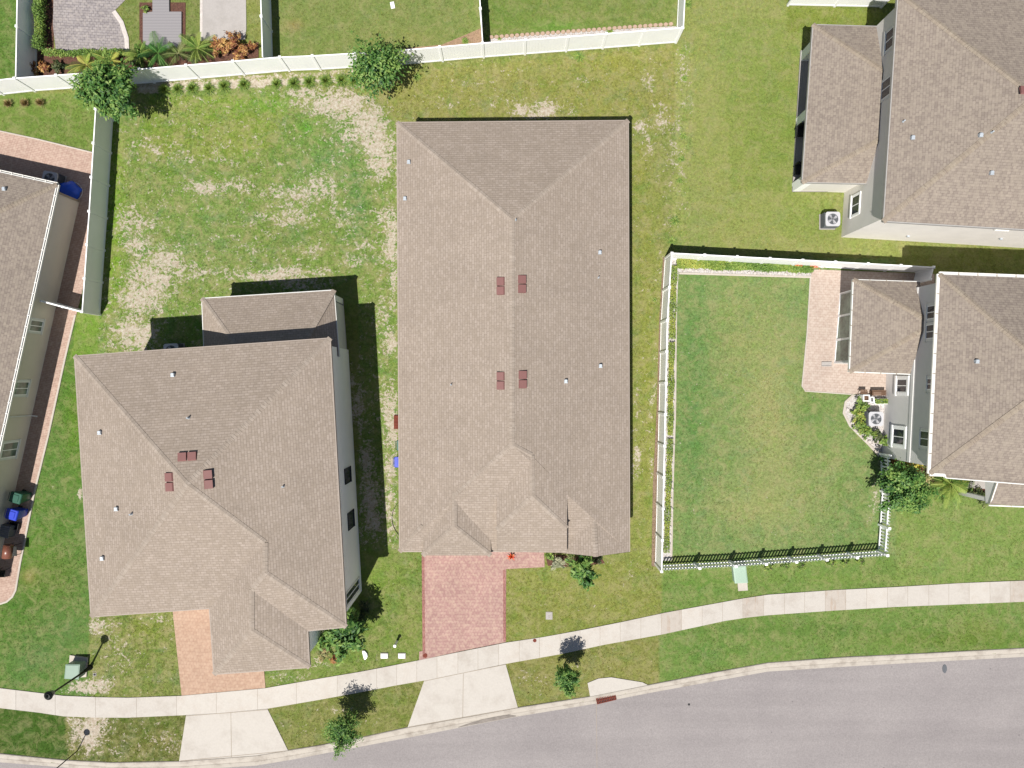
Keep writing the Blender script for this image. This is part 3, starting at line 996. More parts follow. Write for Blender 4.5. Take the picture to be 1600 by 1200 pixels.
# thin soldier course at the sides of the red drive
M['soldier'] = paver("soldier", A(196, 140, 130), A(180, 126, 120), A(206, 156, 144), A(150, 104, 98), 0.1, 0.2, 0.012)
lines_on("driveway_border", [(661, 868, 662.5, 1028), (788, 890, 788.5, 1002)], 0.029, 0.16, M['soldier'])
struct(slab("side_path", POLY['side_path_a'], -0.05, 0.022, M['paver_rose']))
struct(slab("patio", POLY['patio_e'], -0.05, 0.026, M['paver_pink']))
struct(slab("patio_grey_stone", POLY['patio_grey'], -0.05, 0.024, M['paver_grey']))
struct(slab("walk_back_yard", POLY['walk_nw'], -0.05, 0.03, M['concrete_slab']))
struct(slab("driveway_far_right", [(1640, 800), (1760, 800), (1770, 905), (1640, 907)], -0.05, 0.024, M['paver_tan']))


def edging(name, pts, w=0.11, z=0.06, mat='edging'):
    P = [V(*p) for p in pts]
    mb = MB()
    rings = []
    for i, p in enumerate(P):
        d = (P[min(i + 1, len(P) - 1)] - P[max(i - 1, 0)]).normalized()
        n = Vector((-d.y, d.x, 0))
        rings.append([p - n * w / 2 + Vector((0, 0, -.03)), p - n * w / 2 + Vector((0, 0, z * .8)), p - n * w / 5 + Vector((0, 0, z)),
                      p + n * w / 5 + Vector((0, 0, z)), p + n * w / 2 + Vector((0, 0, z * .8)), p + n * w / 2 + Vector((0, 0, -.03))])
    mb.rings(rings)
    return struct(mb.build(name, M[mat]))


edging("side_path_edging", [(118, 492), (102, 560), (76, 680), (54, 770), (32, 880), (25, 922), (20, 932), (11, 940), (-20, 950)])
edging("side_path_edging_top", [(-200, 162), (0, 205), (60, 218), (146, 239)], 0.08)
edging("lawn_edging_top", [(1061, 427), (1150, 429.5), (1267, 433)], 0.12, 0.05)
edging("lawn_edging_side", [(1056.5, 428), (1056.5, 480), (1056, 520), (1055, 640), (1051, 760), (1049, 874)], 0.10, 0.05)
edging("lawn_edging_bed", [(1333, 617), (1321, 628), (1318, 645), (1328, 665), (1355, 692), (1374, 712)], 0.14, 0.06)
edging("patio_edging", [(1266, 434), (1261, 520), (1253, 603), (1258, 611), (1330, 616)], 0.07, 0.045)
edging("patio_grey_edging", [(178, 18), (190, 35), (198, 60), (199, 82)], 0.26, 0.04, 'rock')
edging("walk_edging", [(315, -20), (315, 62)], 0.16, 0.05, 'rock')


def bed(name, poly, z, mat):
    return struct(slab(name, poly, -0.05, z, mat))


bed("gravel_bed_top", POLY['bed_e_n'], 0.02, M['gravel_white'])
bed("gravel_bed_side", POLY['bed_e_w'], 0.016, M['gravel_white'])
bed("gravel_bed_unit", POLY['bed_e_ac'], 0.02, M['gravel_white'])
bed("mulch_bed_back", [(58, 96), (70, 88), (200, 88), (330, 78), (404, 66), (404, 90), (340, 98), (217, 108), (60, 120)], 0.02, M['mulch'])
bed("mulch_bed_hedge", [(58, -60), (84, -60), (84, 90), (58, 98)], 0.016, M['mulch'])
bed("mulch_bed_deck_left", [(218, 4), (240, 4), (240, 20), (225, 20), (225, 84), (218, 84)], 0.016, M['mulch'])
bed("mulch_bed_deck_right", [(266, 4), (290, 4), (290, 82), (285, 82), (285, 20), (266, 20)], 0.018, M['mulch'])
bed("mulch_bed_mid_yard", [(440, 91), (560, 82), (690, 70), (752, 44), (757, 66), (700, 76), (600, 84), (440, 96)], 0.010, M['mulch_pale'])
bed("mulch_bed_front", [(852, 866), (940, 872), (945, 880), (900, 886), (856, 884)], 0.014, M['mulch'])
bed("pebble_bed_top_right", [(765, 60), (900, 49), (1056, 41), (1058, 48), (900, 60), (766, 72)], 0.012, M['gravel_white'])
bed("dirt_strip_fence", [(1040, 402), (1036, 402), (1030, 500), (1026, 640), (1020, 760), (1018, 884), (1024, 886), (1030, 700)], 0.008, M['dirt'])
bed("mulch_bed_right_house", [(1384, 718), (1392, 712), (1460, 725), (1500, 745), (1548, 755), (1548, 780), (1500, 772), (1450, 750), (1400, 752)], 0.012, M['mulch'])

# raised deck
dk = MB()
dk.prism([V(*p).xy[:] for p in POLY['deck']], 0.0, 0.14)
d0 = thing("garden_deck", V(255, 50), "grey plank deck with a stem leading up, in the back yard", "deck")
dk.build("deck_boards", M['deck'], d0)

# ------------------------------------------------------------------ houses
def newell(P):
    n = Vector((0, 0, 0))
    for i in range(len(P)):
        a, b = P[i], P[(i + 1) % len(P)]
        n += Vector(((a.y - b.y) * (a.z + b.z), (a.z - b.z) * (a.x + b.x), (a.x - b.x) * (a.y + b.y)))
    return n.normalized()


class Roof:
    """roof planes given by corner points; remembers them so vents can be set on the slope"""
    def __init__(self):
        self.planes = []      # (pix polygon, world polygon, normal)
        self.mb = MB()

    def plane(self, pix):
        P = [V(*p) for p in pix]
        n = newell(P)
        if n.z < 0:
            pix = list(reversed(pix)); P = list(reversed(P)); n = -n
        u = Vector((0, 0, 1)).cross(n)
        u = u.normalized() if u.length > 1e-4 else Vector((1, 0, 0))
        v = n.cross(u)
        uv = [(p.dot(u) + 40.0, p.dot(v) + 60.0) for p in P]
        if len(P) > 4:
            # fan through the centroid-free ear clip done by Blender; keep as one polygon
            pass
        self.mb.face(P, uv)
        self.planes.append(([(p[0], p[1]) for p in pix], P, n))

    def hit(self, px, py):
        best = None
        for poly, P, n in self.planes:
            if pip(px, py, poly):
                c = sum(P, Vector((0, 0, 0))) / len(P)
                a = (px - 800) / PPM
                b = (600 - py) / PPM
                # point(z) = (a(1-z/H), b(1-z/H), z); n.(point-c)=0
                den = -n.x * a / H - n.y * b / H + n.z
                z = (n.dot(c) - n.x * a - n.y * b) / den
                if best is None or z > best[0]:
                    best = (z, n)
        if best is None:
            return V(px, py, 3.0), Vector((0, 0, 1))
        return V(px, py, best[0]), best[1]


def poly_area(P):
    return 0.5 * sum(P[i][0] * P[(i + 1) % len(P)][1] - P[(i + 1) % len(P)][0] * P[i][1] for i in range(len(P)))


def inset(P, d):
    P = [Vector((p[0], p[1])) for p in P]
    if poly_area(P) < 0:
        P.reverse()
    n = len(P)
    out = []
    for i in range(n):
        a, b, c = P[i - 1], P[i], P[(i + 1) % n]
        d1 = (b - a).normalized(); d2 = (c - b).normalized()
        n1 = Vector((-d1.y, d1.x)); n2 = Vector((-d2.y, d2.x))
        p1 = a + n1 * d; p2 = b + n2 * d
        den = d1.x * d2.y - d1.y * d2.x
        if abs(den) < 0.02:
            out.append(b + n1 * d)
            continue
        t = ((p2.x - p1.x) * d2.y - (p2.y - p1.y) * d2.x) / den
        out.append(p1 + d1 * t)
    return out


def eave_trim(mb_f, mb_s, eave_px, drop=0.18):
    """fascia board around the eave loop and soffit below"""
    P = [V(*p) for p in eave_px]
    n = len(P)
    if poly_area([p.xy for p in P]) < 0:
        P.reverse()
    out = []
    for i in range(n):
        a, b = P[i], P[(i + 1) % n]
        d = (b - a).normalized()
        o = Vector((d.y, -d.x, 0)) * 0.02
        mb_f.face([a + o - Vector((0, 0, drop)), b + o - Vector((0, 0, drop)), b + o + Vector((0, 0, .004)), a + o + Vector((0, 0, .004))])
        mb_f.face([a + o + Vector((0, 0, .004)), b + o + Vector((0, 0, .004)), b - o * 1.5 + Vector((0, 0, .012)), a - o * 1.5 + Vector((0, 0, .012))])
    mb_s.face([p - Vector((0, 0, drop - 0.01)) for p in reversed(P)])


def caps(name, edges, mat, parent, slope=0.34, w=0.14, step=0.17):
    """ridge and hip shingles laid one over the next"""
    k = 0
    for e in edges:
        mb = MB()
        a, b = V(*e[0]), V(*e[1])
        if a.z > b.z:
            a, b = b, a
        d = b - a
        ln = d.length
        d.normalize()
        s = Vector((-d.y, d.x, 0)).normalized() * w
        m = max(1, int(ln / step))
        for i in range(m):
            k += 1
            p = a + d * (ln * i / m)
            q = a + d * (ln * (i + 1) / m + 0.02)
            up0 = Vector((0, 0, 0.024)); up1 = Vector((0, 0, 0.012))
            dr = Vector((0, 0, slope * w - 0.012))
            uo = random.uniform(0, 9)
            vo = (k % 97) * 0.14 + 0.02
            uvL = [(uo, vo), (uo + .16, vo), (uo + .16, vo + .1), (uo, vo + .1)]
            mb.face([p + up0, q + up1, q + s - dr + up1, p + s - dr + up0], uvL)
            mb.face([q + up1, p + up0, p - s - dr + up0, q - s - dr + up1], uvL)
            # little butt end that catches the light
            mb.face([p + s - dr + up0, p + s - dr + up1 * 0.2, p + up1 * .6, p + up0], uvL)
            mb.face([p + up0, p + up1 * .6, p - s - dr + up1 * .2, p - s - dr + up0], uvL)
        mb.build(name, mat, parent)


def pipe_vent(roof, px, py, parent, r=0.07, h=0.28):
    r *= 0.8
    p, n = roof.hit(px, py)
    mb = MB()
    mb.lathe([(r * 2.1, -0.02), (r * 1.9, 0.03), (r * 1.1, 0.07), (r, 0.09), (r, h), (r * 0.7, h), (r * 0.7, h - 0.03)], p, 12)
    return mb.build("pipe_vent", M['vent_metal'], parent, True)


def goose_vent(roof, px, py, parent):
    p, n = roof.hit(px, py)
    mb = MB()
    mb.box(-.09, .09, -.09, .08, -.05, .17, at=p, bevel=0.03)
    mb.box(-.095, .095, -.13, -.085, .02, .13, at=p)
    return mb.build("hood_vent", M['vent_metal'], parent)


def box_vent(roof, px, py, parent, rot=0.0, horiz=False):
    """pair of brown off-ridge vents"""
    p, n = roof.hit(px, py)
    u = Vector((0, 0, 1)).cross(n).normalized()      # along the course
    v = n.cross(u)                                   # up the slope
    mb = MB()
    for s in (-1, 1):
        c = p + u * (s * 0.245)
        q = []
        for (a, b) in ((-.225, -.2), (.225, -.2), (.225, .2), (-.225, .2)):
            q.append(c + u * a + v * b)
        lo = [x + n * 0.0 for x in q]
        hi = [c + u * a + v * b + n * h for (a, b, h) in ((-.21, -.21, .13), (.21, -.21, .13), (.21, .16, .07), (-.21, .16, .07))]
        mb.rings([lo, hi])
    return mb.build("box_vent", M['vent_brown'], parent)


def gutter(name, pts, mat_out, parent, w=0.12, closed_top=False, strap=0.6, zoff=-0.02, side=1):
    """eave gutter; pts = photo positions at eave height"""
    mb = MB()
    for e0, e1 in zip(pts[:-1], pts[1:]):
        a, b = V(*e0), V(*e1)
        d = (b - a).normalized()
        o = Vector((d.y, -d.x, 0)) * side
        z = Vector((0, 0, 1))
        def pt(p, s, h):
            return p + o * s + z * (h + zoff)
        if closed_top:
            for (s0, s1, h0, h1) in ((0.03, w, -0.10, 0.0),):
                mb.rings([[pt(a, s0, h0), pt(a, s1, h0), pt(a, s1, h1), pt(a, s0, h1)], [pt(b, s0, h0), pt(b, s1, h0), pt(b, s1, h1), pt(b, s0, h1)]])
        else:
            mb.rings([[pt(a, w - .045, -0.10), pt(a, w, -0.10), pt(a, w, 0.01), pt(a, w - .045, 0.01)], [pt(b, w - .045, -0.10), pt(b, w, -0.10), pt(b, w, 0.01), pt(b, w - .045, 0.01)]])
            mb.rings([[pt(a, .024, -0.11), pt(a, w - .045, -0.11), pt(a, w - .045, -0.09), pt(a, .024, -0.09)], [pt(b, .024, -0.11), pt(b, w - .045, -0.11), pt(b, w - .045, -0.09), pt(b, .024, -0.09)]], 1)
        L_ = (b - a).length
        k = int(L_ / strap)
        for i in range(1, k):
            c = a + d * (L_ * i / k)
            x0, x1 = (-.05, w - .02)
            mb.rings([[c - d * .018 + o * x0 + z * .012, c + d * .018 + o * x0 + z * .012, c + d * .018 + o * x1 + z * .012, c - d * .018 + o * x1 + z * .012],
                      [c - d * .018 + o * x0 + z * .03, c + d * .018 + o * x0 + z * .03, c + d * .018 + o * x1 + z * .02, c - d * .018 + o * x1 + z * .02]], 0 if not closed_top else 2)
    return mb.build(name, [mat_out, M['gutter_dirt'], M['gutter_strap']], parent)


M['gutter_dirt'] = plain("gutter_dirt", A(96, 110, 84), 0.9, var=0.3)
M['gutter_strap'] = plain("gutter_strap", A(190, 176, 158), 0.7)


def wall_hit(px, py, p0, p1):
    """photo position on the vertical wall through p0,p1 -> (distance along, height)"""
    a = (px - 800) / PPM
    b = (600 - py) / PPM
    d = (p1 - p0).normalized()
    n = Vector((-d.y, d.x))
    s = n.dot(p0) / (n.x * a + n.y * b)     # s = 1 - z/H
    z = H * (1 - s)
    q = Vector((a * s, b * s))
    return (q - p0).dot(d), z


def window(p0, p1, t0, t1, z0, z1, parent, out, mull='v', trim_w=0.14, glass='glass', trimmat='trim', name="window"):
    """window set on the wall p0->p1; out = outward normal (2D)"""
    d = (p1 - p0).normalized()
    if t0 > t1:
        t0, t1 = t1, t0
    if z0 > z1:
        z0, z1 = z1, z0

    def pt(t, z, o):
        q = p0 + d * t + out * o
        return (q.x, q.y, z)
    def bar(mb, ta, tb, za, zb, o0, o1):
        r0 = [pt(ta, za, o0), pt(tb, za, o0), pt(tb, zb, o0), pt(ta, zb, o0)]
        r1 = [pt(ta, za, o1), pt(tb, za, o1), pt(tb, zb, o1), pt(ta, zb, o1)]
        mb.rings([r0, r1])
    f = MB()
    w = trim_w
    bar(f, t0 - w, t1 + w, z1, z1 + w, 0.0, 0.05)
    bar(f, t0 - w - .02, t1 + w + .02, z0 - w, z0, 0.0, 0.07)
    bar(f, t0 - w, t0, z0, z1, 0.0, 0.048)
    bar(f, t1, t1 + w, z0, z1, 0.0, 0.048)
    fo = f.build(name, M[trimmat], parent)
    g_ = MB()
    bar(g_, t0, t1, z0, z1, 0.002, 0.018)
    g_.build("pane", M[glass], fo)
    if trimmat == 'dark':
        return fo
    s = MB()
    sw = 0.045
    if mull in ('v', 'vh'):
        tm = (t0 + t1) / 2
        bar(s, tm - sw / 2, tm + sw / 2, z0 + sw, z1 - sw, 0.02, 0.036)
    if mull in ('h', 'vh'):
        zm = (z0 + z1) / 2
        bar(s, t0 + sw, t1 - sw, zm - sw / 2, zm + sw / 2, 0.02, 0.038)
    bar(s, t0, t1, z0, z0 + sw, 0.019, 0.04)
    bar(s, t0, t1, z1 - sw, z1, 0.019, 0.04)
    bar(s, t0, t0 + sw, z0 + sw, z1 - sw, 0.019, 0.04)
    bar(s, t1 - sw, t1, z0 + sw, z1 - sw, 0.019, 0.04)
    s.build("sash", M['vinyl'], fo)
    return fo


def pix_window(pa, pb, p0, p1, out, parent, **kw):
    t0, z0 = wall_hit(pa[0], pa[1], p0, p1)
    t1, z1 = wall_hit(pb[0], pb[1], p0, p1)
    return window(p0, p1, t0, t1, max(0.3, min(z0, z1)), max(z0, z1), parent, out, **kw)


def walls(name, eave_px, overhang, z0, z1, mat, parent):
    P = inset([V(*p).xy for p in eave_px], overhang)
    mb = MB()
    mb.prism([(p.x, p.y) for p in P], z0, z1)
    mb.build(name, mat, parent)
    return P


def pane_door(p0, p1, t0, t1, z0, z1, out, parent, name, mat, ribs=0):
    d = (p1 - p0).normalized()
    mb = MB()
    def pt(t, z, o):
        q = p0 + d * t + out * o
        return (q.x, q.y, z)
    n = max(1, ribs)
    for i in range(n):
        a = z0 + (z1 - z0) * i / n + 0.015
        b = z0 + (z1 - z0) * (i + 1) / n
        mb.rings([[pt(t0, a, 0), pt(t1, a, 0), pt(t1, b, 0), pt(t0, b, 0)], [pt(t0, a, .05), pt(t1, a, .05), pt(t1, b, .05), pt(t0, b, .05)]])
    return mb.build(name, mat, parent)


# ---------- house C: the long one-storey house in the middle
ZE = 3.15
hc = thing("house", V(800, 560), "long one storey house with tan roof in the middle, behind the red drive", "house")
rc = Roof()
zr = 5.35
NW, NE, SE, SW_ = (620, 191, ZE), (982, 188, ZE), (984, 862, ZE), (624, 862, ZE)
R1, R2 = (800, 343, zr), (800, 695, zr)
rc.plane([NW, NE, R1])
rc.plane([NW, R1, R2, SW_])
rc.plane([NE, SE, R2, R1])
rc.plane([SW_, R2, SE])
# garage wing
GA, GB = (710, 770, 4.25), (710, 823, 4.2)
GW, GE = (660, 868, 3.4), (767, 868, 3.4)
GWn, GEn = (662, 815, 3.4), (767, 800, 3.4)
rc.plane([GA, GB, GW, GWn])
rc.plane([GA, GEn, GE, GB])
rc.plane([GW, GB, GE])
# entry wing with its own ridge
EA, EB = (831, 712, 5.02), (832, 775, 5.0)
EWm, EEm = (776, 828, 4.35), (886, 826, 4.35)
EWn, EEn = (776, 770, 4.35), (886, 768, 4.35)
EWs, EEs = (776, 862, 3.75), (886, 864, 3.75)
rc.plane([EA, EB, EWm, EWn])
rc.plane([EA, EEn, EEm, EB])
rc.plane([EB, EEm, EEs, EWs, EWm])
# small gabled room at the right front
KA_, KB_ = (928, 810.5, 3.80), (931, 869.5, 3.80)
rc.plane([KA_, KB_, (868, 863, 3.18), (868, 815, 3.18)])
rc.plane([KA_, (984, 862, 3.152), KB_])
roof_c = rc.mb.build("roof", M['shingle_tan'], hc)
caps("ridge_cap", [(NW, R1), (NE, R1), (R1, R2), ((624, 862, ZE), (660, 822, 3.64)), (R2, (711, 775, 4.26)), (R2, EA), (GA, GB), (GB, GW), (GB, GE), (EA, EB), (EB, EWm), (EB, EEm),
                   ((888, 775, 4.28), (928, 811, 3.80)), (KA_, KB_)], M['shingle_tan_cap'], roof_c)
f_, s_ = MB(), MB()
eav = [NW, NE, SE, (868, 863, ZE), (868, 862, ZE), (776, 862, ZE), SW_]
eave_trim(f_, s_, [NW, NE, SE, SW_])
f_.build("fascia", M['fascia_tan'], hc)
s_.build("soffit", M['soffit'], hc)
sk = MB()


def skirt(mb, pts, zlow):
    for a, b in zip(pts[:-1], pts[1:]):
        A_, B_ = V(*a), V(*b)
        A_.z -= 0.012
        B_.z -= 0.012
        mb.face([(A_.x, A_.y, zlow), (B_.x, B_.y, zlow), B_, A_])


skirt(sk, [GWn, GW, GE, GEn], 2.96)
skirt(sk, [EWn, EWm, EWs, EEs, EEm, EEn], 2.96)
skirt(sk, [(868, 863, 3.18), KB_, (984.5, 862.5, 3.17)], 2.96)
sk.build("gable_end", M['stucco_cream'], hc)
PC = walls("wall", [NW, NE, SE, SW_], 0.35, 0.0, 3.0, M['stucco_cream'], hc)
c0, c1 = V(666, 850), V(786, 850)
yf = min(p.y for p in PC) - 0.0
pane_door(Vector((V(672, 0).x, yf)), Vector((V(782, 0).x, yf)), 0.0, V(782, 0).x - V(672, 0).x, 0.02, 2.2, Vector((0, -1)), hc, "garage_door", M['vinyl'], 4)
pane_door(Vector((V(812, 0).x, yf)), Vector((V(850, 0).x, yf)), 0.0, 1.0, 0.02, 2.1, Vector((0, -1)), hc, "front_door", M['wood'], 1)
pw0, pw1 = Vector((V(870, 0).x, yf)), Vector((V(960, 0).x, yf))
window(pw0, pw1, 0.6, 2.6, 0.8, 2.0, hc, Vector((0, -1)))
xw = min(p.x for p in PC)
xe = max(p.x for p in PC)
for yy in (9.0, 3.0, -2.5):
    window(Vector((xw, yy)), Vector((xw, yy - 3)), 0, 1.2, 0.9, 2.1, hc, Vector((-1, 0)))
    window(Vector((xe, yy)), Vector((xe, yy - 3)), 0, 1.2, 0.9, 2.1, hc, Vector((1, 0)))
yn = max(p.y for p in PC)
window(Vector((-4, yn)), Vector((2, yn)), 0, 1.8, 0.9, 2.1, hc, Vector((0, 1)))
pane_door(Vector((0, yn)), Vector((2.4, yn)), 0, 2.4, 0.02, 2.1, Vector((0, 1)), hc, "sliding_door", M['glass'])
for q in ((639, 253), (633, 310), (937, 394), (938, 571), (884, 595)):
    goose_vent(rc, q[0], q[1], roof_c)
for q in ((705, 601), (935, 434), (806, 344)):
    pipe_vent(rc, q[0], q[1], roof_c, 0.035, 0.25)
for q in ((783, 447), (815, 444), (783, 595), (816, 593)):
    box_vent(rc, q[0], q[1], roof_c)

# ---------- house B: two storeys, left of the middle
Z2 = 5.5
hb = thing("house", V(400, 740), "two storey house with large tan roof, beside the tan drive", "house")
rb = Roof()
TL, TR, BR, I_, GR, GL, J_, BL = (116, 556, Z2), (516, 528, Z2), (541, 980, Z2), (481, 986, Z2), (484, 1043, Z2), (334, 1054, Z2), (327, 951, Z2), (142, 964, Z2)
P_, Q_, R_, S_, T_ = (292, 757, 7.7), (414, 848, 6.75), (414, 895, 6.75), (393, 922, 6.42), (393, 985, 6.4)
rb.plane([TL, TR, P_])
rb.plane([TL, P_, BL])
rb.plane([BL, P_, Q_, J_])
rb.plane([TR, BR, R_, Q_, P_])
rb.plane([J_, Q_, R_, S_, T_, GL])
rb.plane([R_, BR, I_, S_])
rb.plane([I_, GR, T_, S_])
rb.plane([GL, T_, GR])
roof_b = rb.mb.build("roof", M['shingle_tan'], hb)
caps("ridge_cap", [(TL, P_), (TR, P_), (BL, P_), (P_, Q_), (Q_, R_), (R_, BR), (R_, S_), (S_, T_), (T_, GL), (T_, GR)], M['shingle_tan_cap'], roof_b)
f_, s_ = MB(), MB()
EB_ = [TL, TR, BR, I_, GR, GL, J_, BL]
eave_trim(f_, s_, EB_)
f_.build("fascia", M['fascia_tan'], hb)
s_.build("soffit", M['soffit'], hb)
PB = walls("wall", EB_, 0.33, 0.0, Z2 - 0.15, M['stucco_white'], hb)
PBs = inset([V(*p).xy for p in EB_], 0.33)


def near_seg(P, px, py, z):
    """wall segment (both ends) closest to a photo position, with outward normal"""
    q = V(px, py, z).xy
    best = None
    n = len(P)
    for i in range(n):
        a, b = P[i], P[(i + 1) % n]
        d = (b - a)
        t = max(0, min(1, (q - a).dot(d) / d.length_squared))
        dist = (a + d * t - q).length
        if best is None or dist < best[0]:
            dd = d.normalized()
            best = (dist, a, b, Vector((dd.y, -dd.x)))
    return best[1:]


wa, wb, wo = near_seg(PBs, 535, 760, 3.0)
pix_window((548, 751.5), (537.5, 733.5), wa, wb, wo, hb, mull='none', trim_w=0.02, trimmat='dark')
pix_window((553, 821), (542.5, 803), wa, wb, wo, hb, mull='none', trim_w=0.02, trimmat='dark')
pix_window((560, 902.5), (541, 947.5), wa, wb, wo, hb, mull='v', trim_w=0.05)
# garage side
ga, gb, go = near_seg(PBs, 235, 950, 3.0)
Lg = (gb - ga).length
pane_door(ga, gb, 0.8, Lg - 0.6, 0.02, 2.2, go, hb, "garage_door", M['vinyl'], 4)
window(ga, gb, 1.4, 3.0, 3.4, 4.7, hb, go)
ga, gb, go = near_seg(PBs, 410, 1045, 3.0)
window(ga, gb, 1.4, 3.2, 3.3, 4.7, hb, go)
pane_door(ga, gb, 1.8, 2.8, 0.02, 2.1, go, hb, "front_door", M['wood'])
ga, gb, go = near_seg(PBs, 125, 750, 3.0)
for t in (2.0, 6.0, 10.0):
    window(ga, gb, t, t + 1.1, 0.9, 2.2, hb, go)
    window(ga, gb, t, t + 1.1, 3.7, 4.8, hb, go)
for q in ((271, 585), (157, 675), (183, 794), (161, 871)):
    goose_vent(rb, q[0], q[1], roof_b)
for q in ((206, 803), (295, 653), (443, 760)):
    pipe_vent(rb, q[0], q[1], roof_b, 0.05, 0.24)
for q in ((293, 714), (266, 753), (325, 749)):
    box_vent(rb, q[0], q[1], roof_b)
# back porch of house B
rp = Roof()
ZP = 2.8
pTL, pTR, pWR, pWL = (315, 466, ZP), (522, 453, ZP), (530, 557, ZP), (319, 560, ZP)
pA1, pA2 = (374, 548, 4.2), (472, 541, 4.2)
rp.plane([pTL, pTR, pA2, pA1])
rp.plane([pTL, pA1, pWL])
rp.plane([pTR, pWR, pA2])
pr = rp.mb.build("porch_roof", M['shingle_tan'], hb)
caps("ridge_cap", [(pTL, pA1), (pTR, pA2)], M['shingle_tan_cap'], pr)
f_, s_ = MB(), MB()
eave_trim(f_, s_, [pTL, pTR, pWR, pWL], 0.2)
f_.build("porch_fascia", M['trim'], hb)
s_.build("porch_soffit", M['soffit'], hb)
pp = inset([V(*p).xy for p in (pTL, pTR, pWR, pWL)], 0.16)
mb = MB(); mb.prism([(p.x, p.y) for p in pp], -0.02, 0.10)
mb.build("porch_floor", M['concrete_slab'], hb)
mb = MB()
for a, b in zip(pp, pp[1:] + pp[:1]):
    d = (b - a).normalized(); n = Vector((-d.y, d.x)) * 0.2
    mb.prism([tuple(a), tuple(b), tuple(b + n), tuple(a + n)], 2.3, 2.6)
mb.build("porch_beam", M['stucco_grey'], hb)
for cx_, cy_ in ((523.5, 463), (420, 470), (318, 476)):
    q = min(pp, key=lambda p: (p - V(cx_, cy_, 2.8).xy).length) if cx_ != 420 else V(424, 474, 2.6).xy
    mb = MB(); mb.box(-.16, .16, -.16, .16, 0.1, 2.3, at=(q.x + (0.16 if cx_ < 400 else -0.16 if cx_ > 500 else 0), q.y - 0.16, 0))
    mb.build("porch_post", M['stucco_white'], hb)
# lower side wall of the porch
mb = MB()
a, b = V(541, 478), V(546, 548)
mb.prism([(a.x - .3, a.y), (a.x - .14, a.y), (b.x - .14, b.y), (b.x - .3, b.y)], 0.1, 2.3)
mb.build("porch_wall", M['stucco_grey'], hb)


# ---------- generic hip house given four eave corners (photo positions), used for the neighbours
def hip_points(c, pitch, ridge_axis):
    """c: NW,NE,SE,SW world corners at eave height; returns ridge ends"""
    nw, ne, se, sw = c
    ux = (ne - nw).normalized(); uy = (nw - sw).normalized()
    wx = (ne - nw).length; wy = (nw - sw).length
    if ridge_axis == 'x':
        h = wy / 2
        a = sw + uy * h + ux * h
        b = se + uy * h - ux * h
    else:
        h = wx / 2
        a = nw + ux * h - uy * h
        b = sw + ux * h + uy * h
    up = Vector((0, 0, pitch * h))
    return a + up, b + up


def to_pix(p):
    f = PPM / (1 - p.z / H)
    return (800 + p.x * f, 600 - p.y * f, p.z)


# ---------- house A: one storey, far left
ZE = 2.75
ha = thing("house", V(-100, 560), "one storey taupe house at the left edge, with white gutter and brown roof", "house")
nE = V(89, 288, ZE)
dirS = (V(20, 600, ZE) - nE); dirS.z = 0; dirS.normalize()
dirW = Vector((dirS.y, -dirS.x, 0))
if dirW.x > 0:
    dirW = -dirW
wA, lA = 13.0, 24.5
cA = [nE + dirW * wA, nE, nE + dirS * lA, nE + dirS * lA + dirW * wA]
pxA = [to_pix(p) for p in cA]
ra = Roof()
up = Vector((0, 0, 0.36 * wA / 2))
rA1 = nE + dirW * (wA / 2) + dirS * (wA / 2) + up
rA2 = nE + dirS * (lA - wA / 2) + dirW * (wA / 2) + up
pr1, pr2 = to_pix(rA1), to_pix(rA2)
ra.plane([pxA[0], pxA[1], pr1])
ra.plane([pxA[1], pxA[2], pr2, pr1])
ra.plane([pxA[2], pxA[3], pr2])
ra.plane([pxA[3], pxA[0], pr1, pr2])
roof_a = ra.mb.build("roof", M['shingle_brown'], ha)
caps("ridge_cap", [(pxA[1], pr1), (pxA[0], pr1), (pr1, pr2), (pxA[2], pr2), (pxA[3], pr2)], M['shingle_brown_cap'], roof_a)
f_, s_ = MB(), MB()
eave_trim(f_, s_, pxA)
f_.build("fascia", M['trim'], ha)
s_.build("soffit", M['soffit'], ha)
gutter("gutter", [pxA[0], pxA[1], pxA[2]], M['gutter'], ha, 0.115, False, 0.62, side=-1 if (V(*pxA[1]) - V(*pxA[0])).normalized().x > 0 else 1)
PA = walls("wall", pxA, 0.34, 0.0, 2.6, M['stucco_taupe'], ha)
PAs = inset([V(*p).xy for p in pxA], 0.34)
wa, wb, wo = near_seg(PAs, 60, 500, 1.5)
for (pa, pb) in (((63.5, 519), (48, 499)), ((41, 617), (24, 596)), ((24, 713), (5, 692))):
    pix_window(pa, pb, wa, wb, wo, ha, mull='v', trim_w=0.12, glass='glass_green')
# corner trim, base band and downspouts
mb = MB()
q = min(PAs, key=lambda p: (p - V(110, 305, 1).xy).length)
mb.box(-.05, .06, -.06, .06, 0.02, 2.6, at=(q.x, q.y, 0), rot=math.atan2(dirS.y, dirS.x))
mb.build("downspout", M['gutter_strap'], ha)
for (qx, qy) in ((61, 648), (92, 479)):
    tt, _ = wall_hit(qx, qy, wa, wb)
    qq = wa + (wb - wa).normalized() * tt
    if qy == 479:
        continue
    mb = MB()
    mb.tube([(qq.x + wo.x * .30, qq.y + wo.y * .30, 2.62), (qq.x + wo.x * .06, qq.y + wo.y * .06, 2.35), (qq.x + wo.x * .06, qq.y + wo.y * .06, 0.15), (qq.x + wo.x * .35, qq.y + wo.y * .35, 0.06)], 0.045, 6)
    mb.build("downspout", M['trim'], ha)
goose_vent(ra, 8, 295, roof_a)


